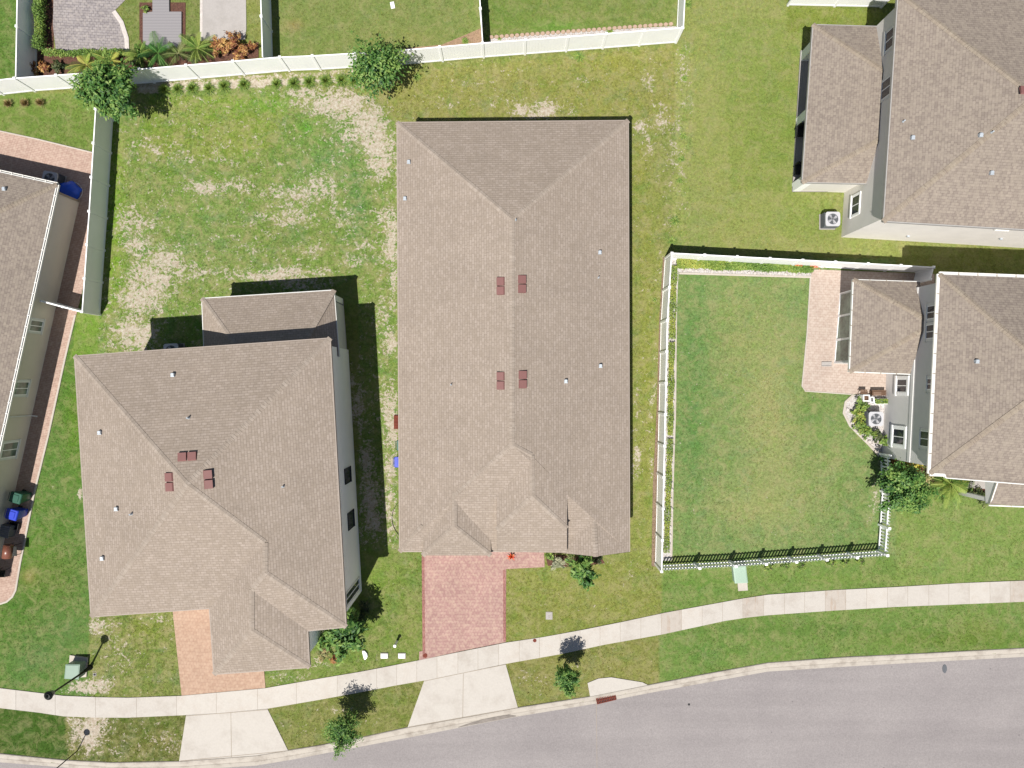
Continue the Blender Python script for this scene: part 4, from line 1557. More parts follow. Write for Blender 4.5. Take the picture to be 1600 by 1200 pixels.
# ---------- house D: two storeys, upper right
hd = thing("house", V(1500, 200), "two storey pale house in the upper right corner with mottled brown roof and rear lanai", "house")
dSW, dSEv, dNW = V(1380, 346, Z2), V(1600, 359, Z2), V(1403, -12, Z2)
ux = (dSEv - dSW).normalized(); uy = (dNW - dSW); ly = uy.length; uy.normalize()
lx = 15.5
cD = [dNW, dNW + ux * lx, dSW + ux * lx, dSW]
pxD = [to_pix(p) for p in cD]
d1, d2 = hip_points(cD, 0.36, 'x')
pd1, pd2 = to_pix(d1), to_pix(d2)
rd = Roof()
rd.plane([pxD[0], pxD[1], pd2, pd1])
rd.plane([pxD[1], pxD[2], pd2])
rd.plane([pxD[2], pxD[3], pd1, pd2])
rd.plane([pxD[3], pxD[0], pd1])
roof_d = rd.mb.build("roof", M['shingle_brown'], hd)
caps("ridge_cap", [(pxD[0], pd1), (pxD[3], pd1), (pd1, pd2), (pxD[1], pd2), (pxD[2], pd2)], M['shingle_brown_cap'], roof_d)
f_, s_ = MB(), MB()
eave_trim(f_, s_, pxD)
f_.build("fascia", M['fascia_grey'], hd)
s_.build("soffit", M['soffit'], hd)
walls("wall", pxD, 0.33, 0.0, Z2 - .15, M['stucco_cream'], hd)
PD = inset([V(*p).xy for p in pxD], 0.33)
wa, wb, wo = near_seg(PD, 1350, 200, 3.0)
pix_window((1330, 338), (1344.2, 302), wa, wb, wo, hd, mull='v', trim_w=0.10, trimmat='vinyl')
pix_window((1383, 83), (1398, 40), wa, wb, wo, hd, mull='v', trim_w=0.10)
pix_window((1377, 158), (1393.5, 117), wa, wb, wo, hd, mull='v', trim_w=0.10)
sa, sb, so = near_seg(PD, 1450, 375, 2.0)
pix_window((1556, 358.5), (1575, 359.5), sa, sb, so, hd, mull='none', trim_w=0.04)
# small wall fittings
for (qx, qy) in ((1419, 368), (1564, 372)):
    tt, zz = wall_hit(qx, qy, sa, sb)
    qq = sa + (sb - sa).normalized() * tt + so * 0.05
    mb = MB(); mb.box(-.07, .07, -.05, .05, -.05, .05, at=(qq.x, qq.y, max(.3, zz)))
    mb.build("wall_vent", M['vent_metal'], hd)
for q in ((1425, 215), (1531, 211), (1548, 270)):
    goose_vent(rd, q[0], q[1], roof_d)
for q in ((1411, 190), (1549, 207)):
    pipe_vent(rd, q[0], q[1], roof_d, 0.04, 0.2)
box_vent(rd, 1608, 143, roof_d)
# lanai roof and columns
rl = Roof()
ZL = 2.7
lNW, lNE, lSE, lSW = (1270, 38, ZL), (1372, 41, ZL), (1353, 287, ZL), (1253, 285, ZL)
lP, lQ = (1392, 118, 3.95), (1386, 212, 3.95)
rl.plane([lNW, lNE, lP]); rl.plane([lNW, lP, lQ, lSW]); rl.plane([lSW, lQ, lSE])
lr = rl.mb.build("lanai_roof", M['shingle_brown'], hd)
caps("ridge_cap", [(lNW, lP), (lSW, lQ)], M['shingle_brown_cap'], lr)
f_, s_ = MB(), MB()
eave_trim(f_, s_, [lNW, lNE, lSE, lSW], 0.16)
f_.build("lanai_fascia", M['fascia_grey'], hd)
s_.build("lanai_soffit", M['soffit'], hd)
fl = [(1250, 80), (1372, 80), (1372, 300), (1237, 300)]
mb = MB(); mb.prism([V(p[0], p[1]).xy[:] for p in fl], -0.02, 0.12)
mb.build("lanai_floor", M['concrete_slab'], hd)
for (qx, qy) in ((1251, 90), (1244, 192), (1238, 293)):
    q = V(qx, qy)
    mb = MB(); mb.box(-.02, .42, -.26, .26, 0.0, 2.56, at=q)
    mb.build("lanai_column", M['stucco_white'], hd)
mb = MB()
a, b = V(1238, 298), V(1320, 301)
mb.prism([a.xy[:], b.xy[:], (b.x, b.y + .15), (a.x, a.y + .15)], 0.0, 2.54)
mb.build("lanai_wall", M['stucco_cream'], hd)
mb = MB()
a, b = V(1250, 82), V(1237, 297)
mb.prism([a.xy[:], b.xy[:], (b.x + .2, b.y), (a.x + .2, a.y)], 2.28, 2.54)
mb.build("lanai_beam", M['stucco_cream'], hd)

# ---------- house E: two storeys, right edge below D
he = thing("house", V(1560, 580), "two storey grey house at the right edge with white gutters and glazed back porch", "house")
eNW, eSW = (1468, 428, Z2), (1453, 740, Z2)
eN = V(1600, 433, Z2)
uxe = (eN - V(*eNW)).normalized()
nwv, swv = V(*eNW), V(*eSW)
cE = [nwv, nwv + uxe * 14.0, swv + uxe * 14.0 - Vector((0, 0.5, 0)), swv]
pxE = [to_pix(p) for p in cE]
sB = (1481, 743, Z2)
sC = (1482, 748.5, Z2)
pk1 = (1655, 590, 7.7)
pk2 = to_pix(cE[2] + Vector((-6.5, 6.0, 2.2)))
re_ = Roof()
re_.plane([pxE[0], pxE[1], pk2, pk1])
re_.plane([pxE[3], pxE[0], pk1])
lowE = (pxE[2][0], pxE[2][1] + 8, Z2)
re_.plane([pxE[3], (1476, 741, Z2), (1478, 747, Z2), lowE, pk2, pk1])
re_.plane([pxE[1], lowE, pk2])
roof_e = re_.mb.build("roof", M['shingle_brown'], he)
caps("ridge_cap", [(pxE[0], pk1), (pxE[3], pk1), (pk1, pk2)], M['shingle_brown_cap'], roof_e)
f_, s_ = MB(), MB()
eE = [pxE[0], pxE[1], lowE, (1478, 747, Z2), (1476, 741, Z2), pxE[3]]
eave_trim(f_, s_, eE)
f_.build("fascia", M['trim'], he)
s_.build("soffit", M['soffit'], he)
gutter("gutter", [(1476, 741, Z2), pxE[3], pxE[0], pxE[1]], M['gutter'], he, 0.125, True, 1.0, 0.0, side=-1)
wE = [pxE[0], pxE[1], lowE, pxE[3]]
walls("wall", wE, 0.34, 0.0, Z2 - .15, M['stucco_grey'], he)
PE = inset([V(*p).xy for p in wE], 0.34)
wa, wb, wo = near_seg(PE, 1420, 600, 3.0)
for (pa, pb) in (((1448.5, 499.5), (1463, 476)), ((1447, 530), (1461.5, 506)), ((1448.5, 609), (1458, 591)), ((1437.5, 697), (1453, 674))):
    pix_window(pa, pb, wa, wb, wo, he, mull='v', trim_w=0.13, glass='glass')
for (pa, pb) in (((1401, 613), (1418, 592)), ((1395, 693.5), (1414, 671))):
    pix_window(pa, pb, wa, wb, wo, he, mull='v', trim_w=0.17, trimmat='vinyl')
# belt course
d_ = (wb - wa).normalized()
mb = MB()
mb.prism([tuple(wa), tuple(wb), tuple(wb + wo * .035), tuple(wa + wo * .035)], 2.75, 3.0)
mb.build("belt_course", M['stucco_grey'], he)
goose_vent(re_, 1525, 564, roof_e)
# porch of house E
rq = Roof()
ZQ = 2.65
qNW, qNE, qSE, qSW = (1333, 436.5, ZQ), (1437, 440, ZQ), (1425, 585, ZQ), (1327, 581, ZQ)
qP, qQ = (1449, 500, 3.75), (1449, 512, 3.75)
rq.plane([qNW, qNE, qP]); rq.plane([qNW, qP, qQ, qSW]); rq.plane([qSW, qQ, qSE])
qr = rq.mb.build("porch_roof", M['shingle_brown'], he)
caps("ridge_cap", [(qNW, qP), (qSW, qQ)], M['shingle_brown_cap'], qr)
f_, s_ = MB(), MB()
eave_trim(f_, s_, [qNW, qNE, qSE, qSW], 0.16)
f_.build("porch_fascia", M['trim'], he)
s_.build("porch_soffit", M['soffit'], he)
gutter("porch_gutter", [qNE, qNW, qSW, qSE], M['gutter'], he, 0.10, True, 0.8, 0.0, side=1 if False else -1)
# glazed walls of the porch
gW = [V(1312, 458).xy, V(1303, 568).xy]
d_ = (gW[1] - gW[0]).normalized()
Lw = (gW[1] - gW[0]).length
o_ = Vector((d_.y, -d_.x))
if o_.x > 0:
    o_ = -o_
mbf, mbg = MB(), MB()


def wallbar(mb, p0, d, o, ta, tb, za, zb, oa, ob):
    def pt(t, z, s):
        q = p0 + d * t + o * s
        return (q.x, q.y, z)
    mb.rings([[pt(ta, za, oa), pt(tb, za, oa), pt(tb, zb, oa), pt(ta, zb, oa)], [pt(ta, za, ob), pt(tb, za, ob), pt(tb, zb, ob), pt(ta, zb, ob)]])


wallbar(mbf, gW[0], d_, o_, 0, Lw, 2.3, 2.5, -.06, .02)
wallbar(mbf, gW[0], d_, o_, 0, Lw, 0.02, 0.14, -.06, .02)
for k in range(4):
    t = Lw * k / 3.0
    wallbar(mbf, gW[0], d_, o_, max(0, t - .06), min(Lw, t + .06), 0.14, 2.3, -.06, .022)
mbf.build("porch_frame", M['vinyl'], he)
for k in range(3):
    mbg = MB()
    wallbar(mbg, gW[0], d_, o_, Lw * k / 3 + .06, Lw * (k + 1) / 3 - .06, 0.14, 2.3, -.03, -.01)
    mbg.build("porch_pane", M['glass_green'], he)
n0, n1 = V(1312, 458).xy, V(1425, 462).xy
mb = MB(); mb.prism([tuple(n0), tuple(n1), (n1.x, n1.y - .14), (n0.x, n0.y - .14)], 0.02, 2.5)
mb.build("porch_wall", M['stucco_grey'], he)
n0, n1 = V(1303, 568).xy, V(1412, 573).xy
mb = MB(); mb.prism([tuple(n0), tuple(n1), (n1.x, n1.y + .14), (n0.x, n0.y + .14)], 0.02, 2.5)
mb.build("porch_wall", M['stucco_grey'], he)
# step between the porch walls: slab inside
# one-storey front roof at the right edge
rg = Roof()
gz = 3.0
gNW, gSW = (1558, 752, gz), (1546, 788, gz)
gNE, gSE = (1900, 765, gz), (1900, 800, gz)
rg.plane([gNW, gNE, gSE, gSW])
rg.planes = []
rg.mb = MB()
rg.plane([(1546, 788, 2.9), (1560, 745, 3.7), (1850, 757, 3.7), (1850, 800, 2.9)])
gr_ = rg.mb.build("garage_roof", M['shingle_brown'], he)
mb = MB()
P4 = [V(1546, 788, 2.9), V(1560, 745, 3.7), V(1850, 757, 3.7), V(1850, 800, 2.9)]
g4 = [V(1572, 742), V(1572, 790 - 20), V(1800, 775), V(1800, 742)]
mb.prism([(p.x, p.y) for p in g4], 0.0, 2.75)
a_, b_ = V(1546, 788, 2.9), V(1560, 745, 3.7)
mb.face([(a_.x + .05, a_.y, 2.5), (b_.x + .05, b_.y, 2.5), (b_.x + .05, b_.y, 3.69), (a_.x + .05, a_.y, 2.88)])
mb.face([(a_.x + .25, a_.y, 2.5), (b_.x + .25, b_.y, 2.5), (b_.x + .25, b_.y, 3.69), (a_.x + .25, a_.y, 2.88)])
mb.prism([(a_.x + .08, a_.y + .1), (a_.x + .30, a_.y + .1), (a_.x + .30, a_.y + .32), (a_.x + .08, a_.y + .32)], 0.0, 2.5)
mb.build("garage_wall", M['stucco_grey'], he)
gutter("garage_gutter", [(1560, 746, 3.7), (1546, 788, 2.9)], M['gutter'], he, 0.10, True, 9, 0.0, side=-1)
gutter("garage_gutter", [(1546, 788, 2.9), (1850, 800, 2.9)], M['gutter'], he, 0.10, True, 1.2, 0.0, side=1)
mb = MB(); mb.prism([V(1500, 742).xy[:], V(1560, 744).xy[:], V(1560, 764).xy[:], V(1500, 762).xy[:]], 0, 0.12)
mb.build("entry_slab", M['concrete_slab'], he)


# ------------------------------------------------------------------ fences
HF = 1.83


def privacy_fence(name, pts_top, label, spacing=2.44, h=HF, ends=(True, True), face=1, group=None, capped=True):
    """white vinyl board fence; pts_top = photo positions of the top rail line"""
    P = [V(p[0], p[1], h).xy for p in pts_top]
    root = thing(name, (P[0].x, P[0].y, 0), label, "fence", group)
    posts = []
    for i in range(len(P) - 1):
        a, b = P[i], P[i + 1]
        L_ = (b - a).length
        n = max(1, round(L_ / spacing))
        d = (b - a) / n
        for k in range(n):
            p, q = a + d * k, a + d * (k + 1)
            posts.append((p, d.normalized()))
            u = d.normalized()
            nn = Vector((-u.y, u.x))
            mb = MB()
            # rails
            def bar(t0, t1, z0, z1, w):
                x0, x1 = p + u * t0, p + u * t1
                mb.prism([tuple(x0 - nn * w), tuple(x1 - nn * w), tuple(x1 + nn * w), tuple(x0 + nn * w)], z0, z1)
            seg = d.length
            bar(0.06, seg - 0.06, h - 0.11, h - 0.02, 0.03)
            bar(0.06, seg - 0.06, 0.06, 0.18, 0.03)
            # boards, tongue and groove
            nb = max(2, int(seg / 0.19))
            for j in range(nb):
                t0 = 0.065 + (seg - 0.13) * j / nb
                t1 = 0.065 + (seg - 0.13) * (j + 1) / nb - 0.002
                bar(t0, t1, 0.18, h - 0.11, 0.014)
            mb.build("panel", M['vinyl'], root)
    if ends[1]:
        posts.append((P[-1], (P[-1] - P[-2]).normalized()))
    if not ends[0]:
        posts = posts[1:]
    for p, u in posts:
        mb = MB()
        r = math.atan2(u.y, u.x)
        mb.box(-.062, .062, -.062, .062, 0, h, at=(p.x, p.y, 0), rot=r)
        c_, s_ = math.cos(r), math.sin(r)
        def sq(k, z):
            return [(p.x + x * c_ - y * s_, p.y + x * s_ + y * c_, z) for x, y in ((-k, -k), (k, -k), (k, k), (-k, k))]
        mb.rings([sq(.075, h), sq(.075, h + .025), sq(.02, h + .06)])
        mb.build("post", M['vinyl'], root)
    return root


privacy_fence("privacy_fence", [(-80, 133), (22, 122), (217, 108), (437, 89), (488, 87), (620, 79), (754, 67), (888, 57), (1067, 43)],
              "long white board fence across the back of the yards, longest fence in view")
privacy_fence("privacy_fence", [(149, 170), (139, 330), (128, 487)], "white board fence beside the left side path, in shade on its lawn side", 1.85)
privacy_fence("privacy_fence", [(24, 121), (27, -40)], "white board fence running up at the top left corner, left of the hedge", 2.44, ends=(False, True))
privacy_fence("privacy_fence", [(410, 90), (406, -40)], "white board fence running up between croton bed and middle back lawn", 2.44, ends=(False, True))
privacy_fence("privacy_fence", [(754, 66), (747, -40)], "white board fence running up between the two lawns at the top", 2.44, ends=(False, True))
privacy_fence("privacy_fence", [(1068, 42), (1072, -40)], "white board fence running up from the right end of the long back fence", 2.44, ends=(False, True))
privacy_fence("privacy_fence", [(1050, 395.5), (1459, 417.5)], "white board fence along the top of the fenced green lawn", 1.85)
privacy_fence("privacy_fence", [(1049.5, 397), (1043, 500), (1034, 893)], "white board fence down the left side of the fenced green lawn", 1.85, ends=(False, True))
privacy_fence("privacy_fence", [(1459, 418), (1454, 436)], "short white board fence return between lawn fence and grey house", 1.0, ends=(False, True))
privacy_fence("privacy_fence", [(1250, -18), (1402, -15)], "white board fence at the top edge beside the two storey brown roof", 2.44)
# side gate beside the left house
gt = thing("side_gate", V(128, 487, HF), "narrow white gate closing the left side path between wall and fence", "gate")
a, b = V(126, 487, HF).xy, V(64, 470.5, HF).xy
u = (b - a).normalized(); nn = Vector((-u.y, u.x)); Lg = (b - a).length
mb = MB()
for k in range(int(Lg / 0.14)):
    t0 = 0.02 + k * 0.14
    mb.prism([tuple(a + u * t0 - nn * .012), tuple(a + u * (t0 + .13) - nn * .012), tuple(a + u * (t0 + .13) + nn * .012), tuple(a + u * t0 + nn * .012)], 0.1, HF - .1)
mb.build("gate_panel", M['vinyl'], gt)
mb = MB()
for z in (0.1, HF - 0.1):
    mb.prism([tuple(a - nn * .04), tuple(a + u * Lg - nn * .04), tuple(a + u * Lg + nn * .04), tuple(a + nn * .04)], z, z + .1)
mb.build("gate_rail", M['vinyl'], gt)
for t in (Lg * .45, Lg):
    q = a + u * t
    mb = MB(); mb.box(-.06, .06, -.06, .06, 0, HF + .04, at=(q.x, q.y, 0), rot=math.atan2(u.y, u.x))
    mb.build("gate_post", M['vinyl'], gt)

HP = 1.25


def picket_fence(pts_top, label, h=HP, ends=(True, True), spacing=1.9):
    P = [V(p[0], p[1], h).xy for p in pts_top]
    root = thing("picket_fence", (P[0].x, P[0].y, 0), label, "fence")
    posts = []
    for i in range(len(P) - 1):
        a, b = P[i], P[i + 1]
        L_ = (b - a).length
        n = max(1, round(L_ / spacing))
        d = (b - a) / n
        for k in range(n):
            p = a + d * k
            u = d.normalized(); nn = Vector((-u.y, u.x)); seg = d.length
            posts.append((p, u))
            mb = MB()
            for z in (0.18, 0.90):
                mb.prism([tuple(p + u * .05 - nn * .022), tuple(p + u * (seg - .05) - nn * .022), tuple(p + u * (seg - .05) + nn * .022), tuple(p + u * .05 + nn * .022)], z, z + .09)
            npk = max(2, int(seg / 0.19))
            for j in range(npk):
                t = 0.05 + (seg - 0.1) * (j + .5) / npk
                q = p + u * t
                w = 0.052
                mb.rings([[(q - u * w - nn * .034).to_tuple() + (.08,), (q + u * w - nn * .034).to_tuple() + (.08,), (q + u * w - nn * .024).to_tuple() + (.08,), (q - u * w - nn * .024).to_tuple() + (.08,)],
                          [(q - u * w - nn * .034).to_tuple() + (h - .12,), (q + u * w - nn * .034).to_tuple() + (h - .12,), (q + u * w - nn * .024).to_tuple() + (h - .12,), (q - u * w - nn * .024).to_tuple() + (h - .12,)],
                          [(q - u * .012 - nn * .034).to_tuple() + (h - .04,), (q + u * .012 - nn * .034).to_tuple() + (h - .04,), (q + u * .012 - nn * .024).to_tuple() + (h - .04,), (q - u * .012 - nn * .024).to_tuple() + (h - .04,)]])
            mb.build("picket_panel", M['vinyl'], root)
    if ends[1]:
        posts.append((P[-1], u))
    if not ends[0]:
        posts = posts[1:]
    for p, u in posts:
        mb = MB()
        r = math.atan2(u.y, u.x)
        mb.box(-.06, .06, -.06, .06, 0, h, at=(p.x, p.y, 0), rot=r)
        mb.box(-.08, .08, -.08, .08, h, h + .03, at=(p.x, p.y, 0), rot=r, bevel=0.01)
        mb.build("post", M['vinyl'], root)
    return root


picket_fence([(1037, 891), (1150, 885), (1387, 868)], "white picket fence along the street side of the fenced lawn", ends=(False, True))
picket_fence([(1387, 866), (1390, 826)], "short white picket gate section at the corner of the fenced lawn", ends=(False, True), spacing=1.6)
picket_fence([(1390, 824), (1393, 772), (1391, 712)], "white picket fence half hidden under the round green tree", ends=(False, True))


# ------------------------------------------------------------------ plants
def leaf_quads(C, size, aspect, up=0.6, outward=None, rng=RNG, droop=0.0, jit=0.35):
    """diamond leaves at centres C"""
    n = len(C)
    nrm = rng.normal(size=(n, 3))
    nrm /= np.linalg.norm(nrm, axis=1, keepdims=True) + 1e-9
    nrm[:, 2] = np.abs(nrm[:, 2])
    nrm = nrm * (1 - up) + np.array([0, 0, 1.0]) * up
    if outward is not None:
        nrm += outward * 0.5
    nrm /= np.linalg.norm(nrm, axis=1, keepdims=True) + 1e-9
    d = rng.normal(size=(n, 3))
    if outward is not None:
        d = d * 0.6 + outward * 1.2
    d -= nrm * np.sum(d * nrm, axis=1, keepdims=True)
    d /= np.linalg.norm(d, axis=1, keepdims=True) + 1e-9
    s = np.cross(nrm, d)
    L_ = size * (1 + jit * rng.uniform(-1, 1, size=(n, 1)))
    Wd = L_ * aspect
    base = C - d * L_ * .5
    tip = C + d * L_ * .5
    tip[:, 2] -= droop * L_[:, 0]
    l = C + s * Wd * .5 + nrm * L_ * 0.06
    r = C - s * Wd * .5 + nrm * L_ * 0.06
    v = np.stack([base, l, tip, r], 1).reshape(-1, 3)
    f = np.arange(4 * n).reshape(n, 4)
    return v, f


def crown_points(n, rx, ry, rz, clumps, rng=RNG, spread=0.34, shell=0.55):
    """leaf centres along twigs that spray out from the limbs, twigs of unequal length"""
    c = rng.normal(size=(clumps, 3))
    c /= np.linalg.norm(c, axis=1, keepdims=True)
    c[:, 2] = np.where(c[:, 2] < -.3, -c[:, 2], c[:, 2])
    az = np.arctan2(c[:, 1], c[:, 0])
    ph = rng.uniform(0, 6.28, 3)
    lobe = 1 + .13 * np.sin(3 * az + ph[0]) + .10 * np.sin(5 * az + ph[1]) + .06 * np.sin(8 * az + ph[2])
    rad = rng.uniform(.62, 1.12, clumps) * lobe
    k = rng.integers(0, clumps, size=n)
    t = rng.uniform(.12 + shell * .3, 1, n) ** .8
    side = rng.normal(size=(n, 3)) * (spread * .42 * (1.15 - .65 * t))[:, None]
    p = c[k] * (rad[k] * t)[:, None] + side
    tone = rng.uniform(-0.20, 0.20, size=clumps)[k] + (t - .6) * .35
    out = c[k] * .8 + p / (np.linalg.norm(p, axis=1, keepdims=True) + 1e-9) * .4
    out /= np.linalg.norm(out, axis=1, keepdims=True) + 1e-9
    return p * np.array([rx, ry, rz]) * np.array([1.2, 1.2, 1.05]), out, tone


def limbs(mb, base, zc, rx, ry, rz, r0, nl, rng=RNG):
    b = Vector(base)
    top = Vector((b.x, b.y, zc + rz * 0.45))
    mid = Vector((b.x + rng.uniform(-.06, .06), b.y + rng.uniform(-.06, .06), max(0.3, zc - rz * .6)))
    mb.tube([b, mid, top], [r0 * 1.25, r0, r0 * .35], 8)
    for i in range(nl):
        a = 2 * math.pi * i / nl + rng.uniform(-.4, .4)
        s = mid + Vector((0, 0, rng.uniform(0, rz * .5)))
        e = Vector((b.x + math.cos(a) * rx * .75, b.y + math.sin(a) * ry * .75, zc + rng.uniform(-.3, .6) * rz))
        m = (s + e) / 2 + Vector((0, 0, .12 * rz))
        mb.tube([s, m, e], [r0 * .55, r0 * .35, r0 * .14], 5)


def tree(name, px, py, zc, rx, ry, rz, label, mat, n=4000, leaf=0.16, aspect=0.5, clumps=40, trunk=0.09, cat="tree", up=0.45, group=None, droop=0.1, spread=0.34, shell=0.5):
    c = V(px, py, zc)
    root = thing(name, (c.x, c.y, 0), label, cat, group)
    P, out, tone = crown_points(n, rx, ry, rz, clumps, spread=spread, shell=shell)
    P[:, 2] += zc
    P[:, 2] = np.maximum(P[:, 2], 0.08)
    v, f = leaf_quads(P, leaf, aspect, up, out, droop=droop)
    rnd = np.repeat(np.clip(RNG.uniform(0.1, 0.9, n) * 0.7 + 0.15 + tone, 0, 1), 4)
    mesh_np("crown" if cat == "tree" else "leaves", v, f, mat, root, attr=rnd)
    mb = MB()
    limbs(mb, (0, 0, 0), zc, rx, ry, rz, trunk, 6 if cat == "tree" else 5)
    o = mb.build("trunk" if cat == "tree" else "stem", M['bark'])
    o.parent = root
    return root


def blade_plant(name, px, py, label, mat, r=0.5, h=0.5, n=120, w=0.03, cat="plant", group=None, z=0.0, arch=0.5, lean=1.0):
    """rosette or tussock of arching blades"""
    c = V(px, py, h * 0.5)
    root = thing(name, (c.x, c.y, z), label, cat, group)
    vs, fs, rn = blades(r, h, n, w, arch, lean)
    mesh_np("blades", vs, fs, mat, root, attr=rn)
    # the crown of the plant the blades spring from
    mb = MB()
    mb.lathe([(r * .16, 0), (r * .13, h * .12), (r * .05, h * .22)], (0, 0, 0), 7)
    o = mb.build("base", M['bark']); o.parent = root
    return root


def blades(r, h, n, w, arch=0.5, lean=1.0, rng=RNG):
    a = rng.uniform(0, 2 * math.pi, n)
    L_ = rng.uniform(.55, 1.1, n)
    ln = rng.uniform(0.15, 1.0, n) * lean
    dx, dy = np.cos(a), np.sin(a)
    ts = [0.0, 0.4, 0.75, 1.0]
    ws = [0.7, 1.0, 0.7, 0.05]
    rows = []
    for t, ww in zip(ts, ws):
        rr = r * ln * L_ * t
        zz = h * L_ * (t * (1.35 - ln * .35) - arch * ln * t * t)
        cx, cy = dx * rr, dy * rr
        px_, py_ = -dy * w * ww, dx * w * ww
        rows.append(np.stack([cx + px_, cy + py_, np.maximum(zz, 0.01)], 1))
        rows.append(np.stack([cx - px_, cy - py_, np.maximum(zz, 0.01)], 1))
    v = np.stack(rows, 1).reshape(-1, 3)
    f = []
    b = np.arange(n)[:, None] * 8
    for k in range(3):
        f.append(b + np.array([2 * k, 2 * k + 1, 2 * k + 3, 2 * k + 2]))
    f = np.stack(f, 1).reshape(-1, 4)
    rn = np.repeat(rng.uniform(0.05, 0.95, n), 8)
    return v, f, rn


def palm(name, px, py, zc, label, mat, nf=12, L_=1.5, trunk_h=0.8, cat="palm", leafw=0.022, spread=1.0):
    """feather palm: trunk and arching fronds with leaflets"""
    c = V(px, py, zc)
    root = thing(name, (c.x, c.y, 0), label, cat)
    mb = MB()
    mb.tube([(0, 0, 0), (.03, .02, trunk_h * .5), (0, 0, trunk_h)], [.11, .09, .07], 8)
    o = mb.build("trunk", M['bark']); o.parent = root
    for k in range(nf):
        a = 2 * math.pi * k / nf + RNG.uniform(-.45, .45)
        el = RNG.uniform(.2, 1.15)
        LL = L_ * RNG.uniform(.6, 1.35)
        pts = []
        for t in np.linspace(0, 1, 9):
            rr = LL * t * math.cos(el) * spread + LL * .25 * t * t
            zz = trunk_h + LL * (t * math.sin(el) - .75 * t * t * (0.5 + 0.5 * math.cos(el)))
            pts.append(Vector((math.cos(a) * rr, math.sin(a) * rr, max(0.06, zz))))
        V_, F_, R_n = [], [], []
        tone = RNG.uniform(.15, .85)
        side = Vector((-math.sin(a), math.cos(a), 0))
        nl = 26
        for j in range(nl):
            t = 0.12 + .88 * j / nl
            i = min(7, int(t * 8)); fr = t * 8 - i
            p = pts[i].lerp(pts[i + 1], fr)
            tan = (pts[i + 1] - pts[i]).normalized()
            ll = LL * .30 * (1 - abs(t - .45) * 1.1)
            for s in (-1, 1):
                d = (side * s + tan * .8 + Vector((0, 0, -.25))).normalized()
                q = p + d * ll
                n_ = tan * leafw * .5
                b = len(V_)
                V_ += [tuple(p - n_), tuple(p + n_), tuple(p.lerp(q, .6) + n_ + Vector((0, 0, .02))), tuple(q)]
                F_.append([b, b + 1, b + 2, b + 3])
                R_n += [min(1, max(0, tone + RNG.uniform(-.15, .15)))] * 4
        for i in range(8):
            b = len(V_)
            w_ = side * .012
            V_ += [tuple(pts[i] - w_), tuple(pts[i] + w_), tuple(pts[i + 1] + w_), tuple(pts[i + 1] - w_)]
            F_.append([b, b + 1, b + 2, b + 3])
            R_n += [.8] * 4
        mesh_np("frond", np.array(V_), np.array(F_), mat, root, attr=np.array(R_n))
    return root


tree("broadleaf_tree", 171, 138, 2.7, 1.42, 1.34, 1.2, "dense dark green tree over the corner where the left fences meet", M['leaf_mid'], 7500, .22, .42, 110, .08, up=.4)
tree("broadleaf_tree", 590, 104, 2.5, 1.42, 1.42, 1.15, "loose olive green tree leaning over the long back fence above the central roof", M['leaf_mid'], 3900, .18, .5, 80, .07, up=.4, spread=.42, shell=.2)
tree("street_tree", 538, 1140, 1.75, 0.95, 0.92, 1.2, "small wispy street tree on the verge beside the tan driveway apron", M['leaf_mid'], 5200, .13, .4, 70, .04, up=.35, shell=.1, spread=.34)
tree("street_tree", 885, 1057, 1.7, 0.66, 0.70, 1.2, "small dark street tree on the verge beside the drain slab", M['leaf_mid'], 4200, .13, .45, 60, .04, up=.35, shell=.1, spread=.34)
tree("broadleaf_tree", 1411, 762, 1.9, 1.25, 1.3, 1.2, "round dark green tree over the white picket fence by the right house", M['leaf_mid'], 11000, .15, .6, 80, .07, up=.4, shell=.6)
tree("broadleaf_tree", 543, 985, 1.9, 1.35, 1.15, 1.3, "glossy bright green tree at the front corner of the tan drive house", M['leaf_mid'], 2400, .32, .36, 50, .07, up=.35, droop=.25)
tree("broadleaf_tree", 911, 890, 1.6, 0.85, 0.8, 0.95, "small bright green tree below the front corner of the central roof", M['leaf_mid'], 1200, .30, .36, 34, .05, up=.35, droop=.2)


def shrub(px, py, r, h, label, mat, n=700, leaf=.10, aspect=.5, name="shrub", up=.4, group=None, ry=None, clumps=14):
    return tree(name, px, py, h * .55, r, ry or r, h * .5, label, mat, n, leaf, aspect, clumps, .02, cat="shrub", up=up, group=group, shell=.3, spread=.38)


